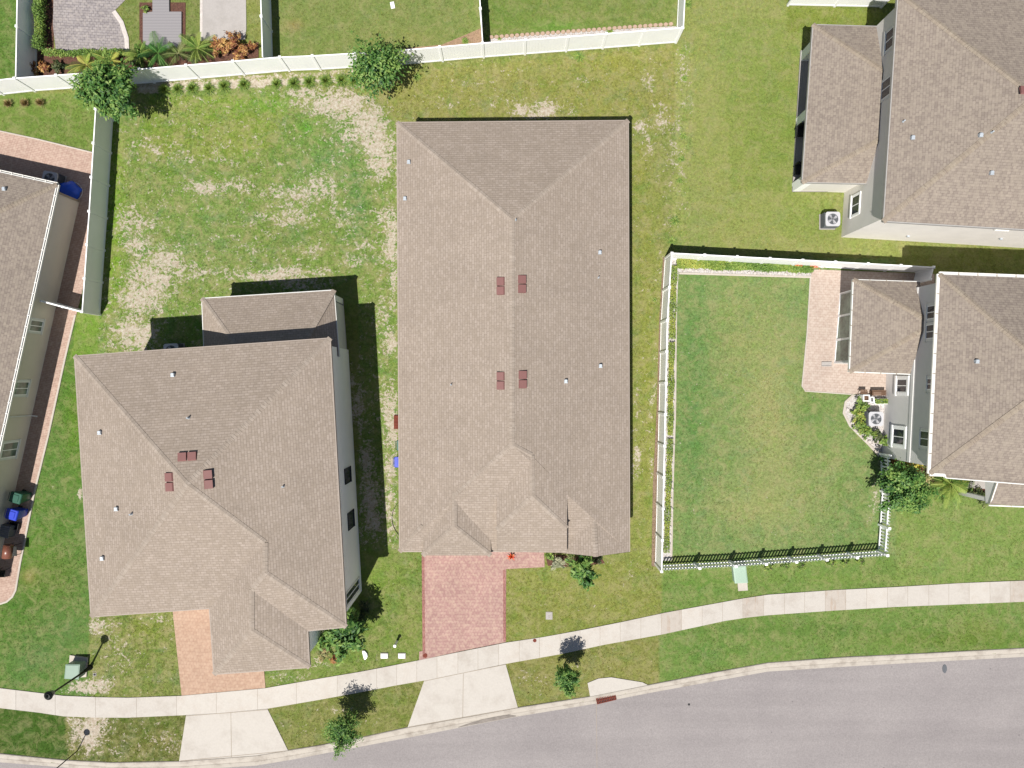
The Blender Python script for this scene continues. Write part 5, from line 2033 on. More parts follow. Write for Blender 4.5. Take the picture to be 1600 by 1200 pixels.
# back yard hedge and beds, top left
def hedge(pts, w, h, label, mat, n, leaf=.09):
    P = [V(*p) for p in pts]
    root = thing("hedge", (P[0].x, P[0].y, 0), label, "hedge")
    seg = [(P[i], P[i + 1]) for i in range(len(P) - 1)]
    Ls = np.array([(b - a).length for a, b in seg])
    k = RNG.choice(len(seg), size=n, p=Ls / Ls.sum())
    t = RNG.uniform(0, 1, n)
    C = np.zeros((n, 3))
    for i, (a, b) in enumerate(seg):
        m = k == i
        u = (b - a).normalized()
        nn = np.array([-u.y, u.x, 0])
        s = RNG.uniform(-1, 1, m.sum())
        prof = np.abs(RNG.uniform(0, 1, m.sum())) ** .35
        bumpy = .88 + .12 * np.sin(t[m] * Ls[i] * 3.1) + .06 * RNG.normal(size=m.sum())
        C[m] = np.array(a) + np.outer(t[m] * Ls[i], np.array(u)) + np.outer(s * w / 2 * (1 - .25 * prof * np.abs(s)) * bumpy, nn)
        C[m, 2] = h * prof * bumpy * (1 - .25 * np.abs(s) ** 3)
    C -= np.array([P[0].x, P[0].y, 0])
    v, f = leaf_quads(C, leaf, .55, .45)
    rn = np.repeat(np.clip(RNG.uniform(.1, .9, n) * .6 + .2 + .25 * np.sin(C[:, 0] * 2.3 + C[:, 1] * 3.1) * .6, 0, 1), 4)
    mesh_np("leaves", v, f, mat, root, attr=rn)
    mb = MB()
    for a, b in seg:
        m_ = int((b - a).length / .5) + 1
        for j in range(m_ + 1):
            q = a.lerp(b, j / m_) - P[0]
            mb.tube([(q.x, q.y, 0), (q.x + .03, q.y, h * .7)], [.025, .01], 5)
            if j:
                q0 = a.lerp(b, (j - 1) / m_) - P[0]
                mb.tube([(q0.x, q0.y, .05), (q.x, q.y, .05)], .02, 5)
    o = mb.build("stem", M['bark']); o.parent = root
    return root


hedge([(72, -40), (71, 84)], .72, 1.0, "clipped green hedge running down beside the grey paver patio", M['leaf_bright'], 4200)
hedge([(76, 88), (200, 87)], .42, .75, "low green hedge below the grey paver patio", M['leaf_bright'], 2600)
hedge([(1056, 411), (1130, 415)], .78, .45, "low bright green hedge inside the top fence, left stretch", M['leaf_lime'], 3600, .10)
hedge([(1130, 415), (1268, 420)], .72, .42, "low green hedge with pink flowers inside the top fence, right stretch", M['leaf_bright'], 5000, .10)
hedge([(1052, 416), (1049, 530)], .52, .42, "yellow green hedge inside the left fence near its top corner", M['leaf_lime'], 1700, .08)
hedge([(1048.5, 535), (1046, 680)], .46, .38, "thin green planting inside the left fence, middle stretch", M['leaf_lime'], 2300, .08)
hedge([(1046, 685), (1040, 862)], .46, .38, "thin yellow green planting inside the left fence, lower stretch", M['leaf_lime'], 2300, .08)

for (x, y, r_, h_, lab, m_, n_) in [
    (50, 107, .38, .6, "reddish croton in the corner bed, leftmost of the back fence plants", 'leaf_croton', 420),
    (68, 104, .34, .5, "red and green croton beside the leftmost one in the corner bed", 'leaf_croton', 380),
    (92, 104, .36, .5, "dark green and red shrub in the back corner bed", 'leaf_dark', 420),
    (342, 72, .50, .9, "orange croton on the concrete walk side of the back bed", 'leaf_croton', 560),
    (365, 68, .55, 1.1, "tall gold and orange croton, largest of the crotons", 'leaf_croton', 700),
    (386, 76, .42, .8, "orange croton nearest the white fence post", 'leaf_croton', 460),
    (372, 86, .38, .5, "low orange croton hugging the back fence", 'leaf_croton', 380),
    (300, 88, .4, .5, "dark green shrub behind the back fence under the palms", 'leaf_dark', 420),
    (210, 92, .4, .5, "dark shrub behind the back fence below the patio edge", 'leaf_dark', 420),
    (250, 92, .4, .45, "dark shrub behind the back fence below the deck", 'leaf_dark', 420),
]:
    shrub(x, y, r_, h_, lab, M[m_], n_, .18, .3)
palm("garden_palm", 128, 96, 1.0, "yellowish palm behind the back fence, left of the dark tree", M['leaf_lime'], 11, 1.0, .5)
palm("garden_palm", 166, 90, 1.0, "yellow green palm just above the dark corner tree", M['leaf_lime'], 11, 1.0, .5)
palm("garden_palm", 213, 80, 1.1, "green palm between the patio edge and the deck", M['leaf_bright'], 12, 1.0, .6)
palm("garden_palm", 242, 78, 1.1, "dark green palm spreading over the lower left of the deck", M['leaf_deep'], 12, 1.25, .7)
palm("garden_palm", 272, 78, 1.2, "green palm over the lower right of the deck", M['leaf_olive'], 12, 1.1, .7)
palm("garden_palm", 303, 70, 1.3, "green palm between the deck and the concrete walk", M['leaf_bright'], 13, 1.2, .8)
shrub(228, 14, .22, .4, "small green plant at the top left of the deck", M['leaf_bright'], 200, .12, .4)

# tussocks below the back fence
first = None
tus = [(255, 139), (276, 138), (299, 137), (325, 137), (349, 133), (380, 131), (431, 130), (458, 129), (482, 127), (508, 125), (533, 124), (552, 124)]
GT = "grass clumps below the back fence"
for i, (x, y) in enumerate(tus):
    if first is None:
        first = blade_plant("grass_clump", x, y, "soft green grass clump in the row below the long back fence", M['leaf_bright'], .44, .36, 700, .011, group=GT, arch=.8, lean=1.2)
    else:
        c = V(x, y, .2)
        dup(first, (c.x, c.y, 0), first['label'], RNG.uniform(0, 6), GT, RNG.uniform(.85, 1.2))
for (x, y, w_) in ((12, 162, "leftmost"), (38, 161, "middle"), (62, 160, "rightmost")):
    blade_plant("brown_clump", x, y, "brownish round grass clump below the left fence, %s of three" % w_, M['leaf_brown'], .36, .4, 260, .012, group="brown clumps below the left fence", arch=.4)
for (x, y, s, lab) in ((1055, 344, .34, "round weed tuft in the bare line above the lawn fence corner"), (1050, 376, .26, "small weed tuft just above the lawn fence corner"), (1065, 248, .22, "weed tuft halfway down the bare line right of the central roof"),
                       (1068, 212, .2, "weed tuft in the bare line beside the top of the lanai house lawn"), (1070, 122, .2, "small weed tuft below the right end of the back fence"), (906, 88, .38, "green weed patch right under the back fence above the central roof"),
                       (652, 120, .26, "yellowish weed beside the olive tree at the back fence"), (1062, 282, .18, "weed tuft low in the bare line right of the central roof"), (1023, 468, .12, "tiny dark sprig on the lawn strip left of the lawn fence"),
                       (727, 64, .26, "dark weed clump inside the top middle yard by the fence"), (780, 58, .22, "small plant on the pebbles at the left of the scalloped edging"), (953, 47, .30, "olive plant on the scalloped edging behind the back fence"), (1075, 6, .3, "shrub outside the top right fence corner")):
    blade_plant("weed_tuft", x, y, lab, M['leaf_bright'], s * 1.1, s * .35, 220, .012, arch=.9, lean=1.3)
for i, (x, y) in enumerate(((650, 118), (667, 119), (666, 108), (668, 112))):
    pass

# around the front doors
shrub(870, 878, .48, .6, "silvery green shrub beside the red paver entry walk", M['leaf_grey'], 620, .16, .25)
shrub(860, 869, .28, .5, "small green shrub at the top right corner of the entry walk", M['leaf_bright'], 300, .12, .4)
shrub(890, 871, .34, .5, "green shrub between silvery shrub and small bright tree", M['leaf_olive'], 380, .12, .4)
shrub(934, 874, .34, .45, "dark twiggy shrub under the right front eave of the central house", M['leaf_dark'], 260, .14, .25)
blade_plant("bromeliad", 799, 870, "red orange bromeliad at the edge of the central roof above the entry walk", M['leaf_red'], .32, .35, 42, .03, arch=.5)
for (x, y, m_, r_, lab) in ((492, 1000, 'leaf_bright', .42, "yellow green shrub right of the projecting roof corner"), (505, 1022, 'leaf_straw', .40, "straggly pale shrub below the glossy front tree"), (522, 1030, 'leaf_croton', .22, "small rust tinged shrub below the glossy front tree"),
                            (570, 950, 'leaf_dark', .46, "dark shrub in the shade below the corner window"), (563, 968, 'leaf_dark', .36, "dark shrub between the glossy tree and the house corner")):
    shrub(x, y, r_, .55, lab, M[m_], 420, .16, .3)
# beds by the grey house
for (x, y, m_, r_, lab) in ((1346, 632, 'leaf_bright', .45, "green bush at the top of the rounded gravel bed"), (1343, 650, 'leaf_lime', .42, "yellow green bush left of the white air conditioner"), (1345, 666, 'leaf_bright', .42, "green bush at the lower left of the gravel bed"),
                            (1357, 676, 'leaf_bright', .36, "green bush below the air conditioner in the gravel bed"), (1371, 680, 'leaf_dark', .34, "dark shrub right below the air conditioner"), (1381, 688, 'leaf_bright', .3, "bright shrub under the lower window of the grey house"),
                            (1399, 722, 'leaf_croton', .40, "red and yellow croton beside the picket fence end"), (1416, 726, 'leaf_gold', .50, "golden croton between picket fence and grey house"), (1432, 732, 'leaf_gold', .46, "golden croton nearest the grey house wall"),
                            (1448, 744, 'leaf_straw', .46, "pale shrub left of the yellow green palm"), (1380, 722, 'leaf_deep', .34, "dark shrub on the lawn side of the picket fence end"), (1383, 740, 'leaf_dark', .22, "small dark shrub beside the picket fence on the lawn side"),
                            (1508, 752, 'leaf_gold', .40, "golden shrub beside the entry slab of the grey house"), (1525, 772, 'leaf_dark', .48, "dark shrub in front of the shaded entry slab"), (1537, 780, 'leaf_olive', .40, "olive shrub left of the low garage roof corner")):
    shrub(x, y, r_, .6, lab, M[m_], 460, .14, .4)
palm("garden_palm", 1490, 756, .9, "yellow green palm under the front eave of the grey house", M['leaf_bright'], 34, 1.2, .45, leafw=.03)
# small plants outside the picket fence
for i, (x, lab) in enumerate(((1204, "leftmost"), (1228, "second from left"), (1252, "third from left"), (1300, "third from right"), (1322, "second from right"), (1346, "rightmost"))):
    yy = 887 - (x - 1204) * .072
    shrub(x, yy, .26, .35, "small yellow green shrub outside the picket fence, %s of six" % lab, M['leaf_bright'], 300, .09, .5, group="small shrubs outside the picket fence")

# flowers in the hedge
for (x, y) in ((1248, 413), (1275, 415)):
    mbp = V(x, y, .45)
    C = RNG.normal(size=(60, 3)) * np.array([.14, .07, .05])
    v, f = leaf_quads(C, .06, .8, .5)
    root = thing("flower_cluster", (mbp.x, mbp.y, .42), "pink red flower cluster in the hedge, %s of the two" % ("left" if x < 1260 else "right"), "flowers")
    mesh_np("petals", v, f, M['leaf_red'], root, attr=np.repeat(RNG.uniform(0, 1, 60), 4))

# ------------------------------------------------------------------ yard objects
def ac_unit(px, py, label, w=.86, d=.84, h=.82, rot=0.0):
    c = V(px, py, h)
    root = thing("air_conditioner", (c.x, c.y, 0), label, "air conditioner")
    mb = MB(); mb.box(-w / 2 - .04, w / 2 + .04, -d / 2 - .04, d / 2 + .04, 0.0, .06, rot=rot)
    o = mb.build("pad", M['concrete_slab']); o.parent = root
    mb = MB()
    mb.box(-w / 2 + .02, w / 2 - .02, -d / 2 + .02, d / 2 - .02, .06, h - .05, rot=rot, bevel=.05)
    for k in range(9):
        z = .12 + k * (h - .25) / 9
        mb.box(-w / 2, w / 2, -d / 2, d / 2, z, z + .025, rot=rot)
    o = mb.build("casing", M['ac_side']); o.parent = root
    # top plate with round opening
    mb = MB()
    n = 32
    outer, inner = [], []
    c_, s_ = math.cos(rot), math.sin(rot)
    for k in range(n):
        a = 2 * math.pi * k / n + math.pi / n
        ca, sa = math.cos(a), math.sin(a)
        m = max(abs(ca) / (w / 2), abs(sa) / (d / 2))
        x, y = ca / m, sa / m
        x = max(-w / 2, min(w / 2, x)); y = max(-d / 2, min(d / 2, y))
        # rounded corners
        rr = math.hypot(x, y)
        lim = math.hypot(w / 2, d / 2) * .90
        if rr > lim:
            x, y = x / rr * lim, y / rr * lim
        outer.append((x * c_ - y * s_, x * s_ + y * c_))
        inner.append((ca * w * .37, sa * w * .37))
    for k in range(n):
        j = (k + 1) % n
        mb.face([(*outer[k], h), (*outer[j], h), (*inner[j], h), (*inner[k], h)])
        mb.face([(*outer[k], h - .08), (*outer[j], h - .08), (*outer[j], h), (*outer[k], h)])
        mb.face([(*inner[k], h - .12), (*inner[k], h), (*inner[j], h), (*inner[j], h - .12)])
    o = mb.build("top_plate", M['ac_metal']); o.parent = root
    mb = MB()
    for rr in (.10, .17, .24, .31):
        rr *= w / .86
        pts = [(math.cos(2 * math.pi * k / 24) * rr, math.sin(2 * math.pi * k / 24) * rr) for k in range(24)]
        for k in range(24):
            j = (k + 1) % 24
            mb.face([(pts[k][0], pts[k][1], h - .01), (pts[j][0], pts[j][1], h - .01), (pts[j][0] * (1 - .008 / rr), pts[j][1] * (1 - .008 / rr), h - .01), (pts[k][0] * (1 - .008 / rr), pts[k][1] * (1 - .008 / rr), h - .01)])
    for k in range(8):
        a = math.pi * k / 8
        mb.tube([(-math.cos(a) * w * .37, -math.sin(a) * w * .37, h - .008), (math.cos(a) * w * .37, math.sin(a) * w * .37, h - .008)], .005, 4)
    o = mb.build("grille", M['ac_side']); o.parent = root
    mb = MB()
    for k in range(4):
        a = 2 * math.pi * k / 4 + .5
        p = []
        for (r_, da, z_) in ((.07, -.45, 0), (.30, -.42, -.01), (.31, .34, .03), (.07, .6, .04)):
            p.append((math.cos(a + da) * r_, math.sin(a + da) * r_, h - .05 + z_ * .5))
        mb.face(p)
    mb.lathe([(.09, h - .12), (.09, h - .05), (.02, h - .04)], (0, 0, 0), 14)
    o = mb.build("fan", M['ac_metal']); o.parent = root
    mb = MB(); mb.lathe([(w * .37, h - .085), (w * .37, h - .08)], (0, 0, 0), 24)
    o = mb.build("fan_well", M['ac_side']); o.parent = root
    return root


ac_unit(1301.5, 342, "white topped air conditioner on the lawn beside the two storey pale house")
ac_unit(1369, 654.5, "white topped air conditioner in the gravel bed by the grey house")
ac_unit(77, 279, "air conditioner in shade behind the left house next to a blue tarp", rot=-.2)
ac_unit(267, 548, "air conditioner mostly hidden behind the eave of the tan drive house", rot=.05)


def wheelie_bin(px, py, zt, label, mat, rot=0.0, s=1.0):
    c = V(px, py, zt)
    root = thing("wheelie_bin", (c.x, c.y, 0), label, "wheelie bin")
    w, d, h = .58 * s, .66 * s, zt
    mb = MB(); mb.box(-w / 2, w / 2, -d / 2, d / 2, .06, h - .06, rot=rot, taper=.2, bevel=.04)
    o = mb.build("body", mat); o.parent = root
    mb = MB(); mb.box(-w / 2 - .03, w / 2 + .03, -d / 2 - .02, d / 2 + .03, h - .06, h + .02, rot=rot, bevel=.05)
    mb.box(-w / 2 + .10, w / 2 - .10, -d / 2 + .12, d / 2 - .16, h + .02, h + .05, rot=rot, bevel=.02)
    o = mb.build("lid", mat); o.parent = root
    mb = MB()
    c_, s_ = math.cos(rot), math.sin(rot)
    def T(x, y, z):
        return (x * c_ - y * s_, x * s_ + y * c_, z)
    mb.tube([T(-w / 2 + .05, d / 2 + .03, h - .05), T(-w / 2 + .05, d / 2 + .09, h - .03), T(w / 2 - .05, d / 2 + .09, h - .03), T(w / 2 - .05, d / 2 + .03, h - .05)], .015, 6)
    o = mb.build("handle", mat); o.parent = root
    for sx in (-1, 1):
        mb = MB()
        mb.tube([T(sx * (w / 2 - .06), d / 2 - .12, .11), T(sx * (w / 2 + .0), d / 2 - .12, .11)], .11, 12)
        o = mb.build("wheel", M['dark']); o.parent = root
    return root


wheelie_bin(24, 778, 1.05, "dark green wheelie bin on the left side path", M['bin_green'], 1.3)
wheelie_bin(18, 804, 1.05, "bright blue wheelie bin on the left side path", M['bin_blue'], 1.3)
wheelie_bin(625.5, 722, 1.0, "blue wheelie bin peeping out from the left eave of the central house", M['bin_blue'], 1.57)
wheelie_bin(629, 696, 1.0, "green wheelie bin under the left eave of the central house, behind the blue one", M['bin_green'], 1.57)

# patio storage, barrel planter and chair by the left house
c = V(6, 829, .5)
bx = thing("storage_box", (c.x, c.y, 0), "grey slatted storage box beside the blue bin on the left path", "box")
mb = MB(); mb.box(-.4, .4, -.35, .35, 0, .6, rot=-.22, bevel=.03)
o = mb.build("box_body", M['ac_side']); o.parent = bx
mb = MB()
for k in range(6):
    mb.box(-.42, .42, -.36 + k * .12, -.27 + k * .12, .60, .64, rot=-.22)
o = mb.build("lid_slats", M['ac_blade']); o.parent = bx
c = V(22, 822, .25)
pt = thing("black_tray", (c.x, c.y, 0), "low black crate between storage box and path edging", "crate")
mb = MB()
mb.box(-.26, .26, -.2, .2, 0, .03, rot=-.2)
for (x0, x1, y0, y1) in ((-.26, .26, -.2, -.17), (-.26, .26, .17, .2), (-.26, -.23, -.17, .17), (.23, .26, -.17, .17)):
    mb.box(x0, x1, y0, y1, .03, .28, rot=-.2)
o = mb.build("crate_shell", M['dark']); o.parent = pt
c = V(11, 862, .9)
gr = thing("barrel_grill", (c.x, c.y, 0), "copper brown lidded grill on the left path", "grill")
mb = MB(); mb.tube([(-.05, -.38, .85), (.05, .38, .85)], .27, 18)
o = mb.build("hood", M['bin_brown'], None, True); o.parent = gr
mb = MB()
for (x, y) in ((-.2, -.3), (.2, -.3), (-.2, .3), (.2, .3)):
    mb.tube([(x * .7, y, .7), (x * 1.3, y * 1.05, 0)], .018, 6)
o = mb.build("legs", M['black_metal']); o.parent = gr
mb = MB(); mb.box(.26, .5, -.28, .28, .78, .81)
o = mb.build("side_shelf", M['black_metal']); o.parent = gr
c = V(3, 896, .4)
ch = thing("patio_chair", (c.x, c.y, 0), "thin black metal chair at the left edge of the picture", "chair")
mb = MB()
mb.box(-.22, .22, -.22, .22, .42, .45, bevel=.01)
o = mb.build("seat", M['black_metal']); o.parent = ch
for (x, y) in ((-.2, -.2), (.2, -.2), (-.2, .2), (.2, .2)):
    mb = MB(); mb.tube([(x, y, .42), (x * 1.2, y * 1.2, 0)], .015, 6)
    o = mb.build("leg", M['black_metal']); o.parent = ch
mb = MB(); mb.tube([(-.2, .2, .44), (-.22, .28, .85), (.22, .28, .85), (.2, .2, .44)], .015, 6)
for k in range(4):
    mb.tube([(-.12 + k * .08, .21, .46), (-.12 + k * .08, .28, .85)], .008, 5)
o = mb.build("backrest", M['black_metal']); o.parent = ch

# blue tarp heap
c = V(103, 296, .5)
tp = thing("tarp_heap", (c.x, c.y, 0), "rounded blue tarp covered heap behind the left house corner", "tarp")
mb = MB()
rings = []
for i, (rr, z) in enumerate(((.62, 0), (.66, .12), (.60, .35), (.46, .55), (.22, .66), (.03, .68))):
    rings.append([((rr * (1 + .10 * math.sin(5 * a_ + i) + .05 * math.sin(9 * a_))) * math.cos(a_), (rr * (1 + .10 * math.sin(5 * a_ + i) + .05 * math.sin(11 * a_))) * math.sin(a_) * .85, z) for a_ in [2 * math.pi * k / 28 for k in range(28)]])
mb.rings(rings)
o = mb.build("tarp", M['blue_tarp'], None, True); o.parent = tp
mb = MB(); mb.tube([(.70 * math.cos(a_), .60 * math.sin(a_), .04) for a_ in [2 * math.pi * k / 24 for k in range(25)]], .012, 5)
o = mb.build("rope", M['white_pvc']); o.parent = tp

# bricks beside the central house
c = V(623, 660, .15)
bk = thing("brick_stack", (c.x, c.y, 0), "small stack of red pavers by the left wall of the central house", "pavers")
mb = MB()
for i in range(3):
    for j in range(4):
        for k in range(2):
            mb.box(-.3 + i * .205, -.1 + i * .205, -.4 + j * .205, -.2 + j * .205, k * .062, k * .062 + .06, bevel=.006)
o = mb.build("bricks", M['rust']); o.parent = bk
c = V(620, 810, .05)
ho = thing("garden_hose", (c.x, c.y, 0), "dark garden hose loop on the soil by the central house wall", "hose")
mb = MB()
mb.tube([(.25 - .45 * math.sin(t) + .1 * math.sin(3 * t), 1.0 * math.cos(t) + .15 * math.sin(2 * t), .03) for t in np.linspace(.2, 2.9, 26)], .014, 6)
o = mb.build("hose_tube", M['dark']); o.parent = ho

# street lamp
lb = V(141, 1043)
lp = thing("street_lamp", (lb.x, lb.y, 0), "black street lamp standing beside the green utility box", "street lamp")
mb = MB()
mb.lathe([(.16, 0), (.16, .08), (.11, .14), (.10, .5), (.075, .56), (.06, .62), (.05, 3.3), (.075, 3.34), (.05, 3.4)], (0, 0, 0), 14)
o = mb.build("pole", M['black_metal'], None, True); o.parent = lp
mb = MB()
mb.lathe([(.06, 3.38), (.12, 3.44), (.15, 3.50), (.19, 3.80), (.18, 3.84)], (0, 0, 0), 16)
o = mb.build("lantern", M['lamp_glass'], None, True); o.parent = lp
mb = MB()
mb.lathe([(.24, 3.83), (.245, 3.86), (.20, 3.91), (.12, 3.96), (.05, 3.99), (.045, 4.05), (.01, 4.10)], (0, 0, 0), 20)
mb.lathe([(.14, 3.93), (.16, 3.955), (.14, 3.97)], (0, 0, 0), 20, )
o = mb.build("lantern_cap", M['black_metal'], None, True); o.parent = lp
# thin sign post cut by the bottom edge
lb = V(121, 1173)
sp = thing("sign_post", (lb.x, lb.y, 0), "thin dark post on the verge at the lower left edge", "sign post")
mb = MB(); mb.tube([(0, 0, 0), (0, 0, 2.45)], .03, 8)
o = mb.build("pole", M['black_metal']); o.parent = sp
mb = MB(); mb.lathe([(.02, 2.40), (.19, 2.43), (.19, 2.46), (.03, 2.55)], (0, 0, 0), 18)
o = mb.build("cap_disc", M['black_metal']); o.parent = sp

# utility boxes
def util_box(poly_pad, top, z, label, mat):
    cx = sum(p[0] for p in top) / 4; cy = sum(p[1] for p in top) / 4
    c = V(cx, cy, z)
    root = thing("utility_box", (c.x, c.y, 0), label, "utility box")
    mb = MB(); mb.prism([V(*p).xy[:] for p in poly_pad], 0, .08)
    mb.build("pad", M['edging'], root)
    T_ = [V(p[0], p[1], z) for p in top]
    mb = MB(); mb.prism([t.xy[:] for t in T_], .08, z - .05)
    mb.build("cabinet", mat, root)
    q = inset([t.xy for t in T_], -.03)
    q2 = inset([t.xy for t in T_], .04)
    mb = MB(); mb.rings([[(p.x, p.y, z - .05) for p in q], [(p.x, p.y, z - .01) for p in q], [(p.x, p.y, z + .02) for p in q2]])
    mb.build("lid", mat, root)
    return root


util_box([(110, 1023), (138, 1027), (136, 1057), (108, 1059)], [(103, 1039), (124, 1039), (122, 1061), (101, 1060)], .75, "grey green utility box on a pale pad beside the street lamp", M['green_box'])
util_box([(1150, 889), (1165, 888), (1168, 922), (1153, 923)], [(1146, 886), (1165, 885), (1168, 910), (1149, 911)], .55, "pale mint utility box outside the picket fence", M['mint_box'])


def lid_box(px, py, w, d, label, mat, name="meter_lid", rot=0.0, round_=False, z=.03):
    c = V(px, py)
    root = thing(name, (c.x, c.y, 0), label, "cover")
    mb = MB()
    if round_:
        mb.lathe([(w / 2 + .02, 0), (w / 2 + .02, z - .008), (w / 2 - .01, z - .008), (w / 2 - .012, z), (.02, z)], (0, 0, 0), 22)
    else:
        mb.box(-w / 2, w / 2, -d / 2, d / 2, -.02, z, rot=rot, bevel=min(.02, z * .5))
    o = mb.build("lid", mat); o.parent = root
    if not round_:
        mb = MB(); mb.box(-w / 2 - .03, w / 2 + .03, -d / 2 - .03, d / 2 + .03, -.02, z * .5, rot=rot)
        o = mb.build("rim", M['concrete_slab']); o.parent = root
    return root


lid_box(600.5, 1024.5, .40, .28, "white rounded meter lid, left of the pair by the red drive", M['white_pvc'], z=.07)
lid_box(628, 1024.5, .40, .28, "white rounded meter lid, right of the pair by the red drive", M['white_pvc'], z=.07)
lid_box(858, 962, .34, .40, "grey square meter lid on the lawn right of the red drive", M['concrete_slab'], z=.02)
lid_box(835.5, 1000.5, .18, .18, "small round rusty cover on the sidewalk edge", M['rust'], round_=True, z=.045)
lid_box(664, 1024, .26, .26, "round rusty cover at the bottom left corner of the red drive", M['rust'], round_=True, z=.035)
mh = lid_box(1477, 1045.5, .42, .42, "oval dark grey patch cover in the road near the right kerb", M['ac_side'], name="manhole_cover", round_=True, z=.012)
mh.location.z = -.068
mh.scale = (.62, 1.15, 1)
lid_box(1077, 1101.5, .10, .10, "tiny dark valve cap in the road right of the drain", M['dark'], name="street_cover", round_=True, z=.01).location.z = -.068
lid_box(148, 1054, .14, .12, "small dark valve box beside the green utility box", M['dark'], name="valve_box", z=.03)

c = V(617, 1009, .7)
wp = thing("white_pipe", (c.x, c.y, 0), "short white standpipe above the two meter lids", "pipe")
mb = MB(); mb.lathe([(.07, 0), (.07, .7)], (0, 0, 0), 14)
o = mb.build("pipe", M['white_pvc'], None); o.parent = wp
mb = MB(); mb.lathe([(.095, .68), (.10, .76), (.08, .79), (.02, .80)], (0, 0, 0), 14)
o = mb.build("pipe_cap", M['white_pvc'], None); o.parent = wp
c = V(569.5, 1024, .1)
st = thing("white_stone", (c.x, c.y, 0), "pointed white stone slab on the lawn left of the meter lids", "stone")
mb = MB()
out_ = [(-.15, .27), (.02, .26), (.14, .12), (.19, -.05), (.14, -.18), (.04, -.28), (-.02, -.26), (-.10, .02)]
mb.rings([[(x, y, 0) for x, y in out_], [(x, y, .09) for x, y in out_], [(x * .85, y * .85, .12) for x, y in out_]])
o = mb.build("slab", M['white_pvc']); o.parent = st
c = V(613, 7, .1)
st = thing("yard_marker", (c.x, c.y, 0), "small white object lying on the top middle lawn", "marker")
mb = MB()
mb.box(-.12, .12, -.2, .2, 0, .04, rot=.2, bevel=.01)
mb.tube([(-.08, -.2, .05), (.0, 0, .07), (.08, .2, .05)], .02, 6)
o = mb.build("frame", M['white_pvc']); o.parent = st

# storm drain grate
c = V(947, 1092)
ang = math.atan2(V(961, 1088).y - V(932, 1095).y, V(961, 1088).x - V(932, 1095).x)
dr = thing("storm_drain", (c.x, c.y, -.03), "rust red storm drain grate set in the kerb", "drain")
dr.rotation_euler = (0, 0, ang)
mb = MB()
for (x0, x1, y0, y1) in ((-.60, .60, -.19, -.15), (-.60, .60, .15, .19), (-.60, -.56, -.15, .15), (.56, .60, -.15, .15), (-.56, .56, -.02, .02)):
    mb.box(x0, x1, y0, y1, 0, .05)
o = mb.build("grate_frame", M['rust']); o.parent = dr
mb = MB()
for k in range(11):
    x = -.50 + k * .10
    mb.box(x - .025, x + .025, -.15, .15, 0.005, .045)
o = mb.build("grate_bars", M['rust']); o.parent = dr
mb = MB(); mb.box(-.58, .58, -.17, .17, -.06, .002)
o = mb.build("drain_well", M['dark']); o.parent = dr

# patio furniture by the grey house
c = V(1354, 622, .5)
p1 = thing("planter_stand", (c.x, c.y, 0), "square white planter with dark pot at the patio corner", "planter")
mb = MB()
for (x0, x1, y0, y1) in ((-.2, .2, -.2, -.14), (-.2, .2, .14, .2), (-.2, -.14, -.14, .14), (.14, .2, -.14, .14)):
    mb.box(x0, x1, y0, y1, 0, .5)
o = mb.build("planter_box", M['white_pvc']); o.parent = p1
mb = MB(); mb.lathe([(.13, .1), (.15, .46), (.12, .46), (.11, .40)], (0, 0, 0), 14)
o = mb.build("pot", M['wood']); o.parent = p1
c = V(1363, 624.5, .5)
p1 = thing("small_white_planter", (c.x, c.y, 0), "small white upright planter between square planter and grass tray", "planter")
mb = MB()
for (x0, x1, y0, y1) in ((-.12, .12, -.17, -.12), (-.12, .12, .12, .17), (-.12, -.07, -.12, .12), (.07, .12, -.12, .12)):
    mb.box(x0, x1, y0, y1, 0, .5)
o = mb.build("planter_box", M['white_pvc']); o.parent = p1
mb = MB(); mb.box(-.07, .07, -.12, .12, 0, .38)
o = mb.build("soil", M['dark']); o.parent = p1
c = V(1377, 627, .35)
p1 = thing("raised_planter", (c.x, c.y, 0), "long white raised planter filled with green herbs against the grey house", "planter")
mb = MB(); mb.box(-.42, .42, -.17, .17, .0, .33, bevel=.02)
o = mb.build("planter_box", M['white_pvc']); o.parent = p1
C = RNG.uniform(-1, 1, size=(420, 3)) * np.array([.38, .14, .05]) + np.array([0, 0, .38])
v, f = leaf_quads(C, .08, .5, .4)
mesh_np("herbs", v, f, M['leaf_bright'], p1, attr=np.repeat(RNG.uniform(0, 1, 420), 4))
c = V(1374, 614, .45)
p1 = thing("wooden_bench", (c.x, c.y, 0), "dark brown wooden bench on the patio beside the herb planter", "bench")
mb = MB()
for k in range(4):
    mb.box(-.42, .42, -.16 + k * .085, -.09 + k * .085, .42, .45)
o = mb.build("seat", M['wood']); o.parent = p1
for x in (-.36, .36):
    mb = MB(); mb.box(x - .03, x + .03, -.14, .14, 0, .42)
    o = mb.build("leg", M['wood']); o.parent = p1
c = V(1350, 612, .45)
p1 = thing("wooden_stool", (c.x, c.y, 0), "small dark wooden stool on the patio beside the square planter", "stool")
mb = MB()
for k in range(3):
    mb.box(-.2, .2, -.13 + k * .09, -.055 + k * .09, .42, .45)
o = mb.build("seat", M['wood']); o.parent = p1
for (x, y) in ((-.16, -.1), (.16, -.1), (-.16, .1), (.16, .1)):
    mb = MB(); mb.tube([(x, y, .42), (x * 1.1, y * 1.1, 0)], .02, 6)
    o = mb.build("leg", M['wood']); o.parent = p1

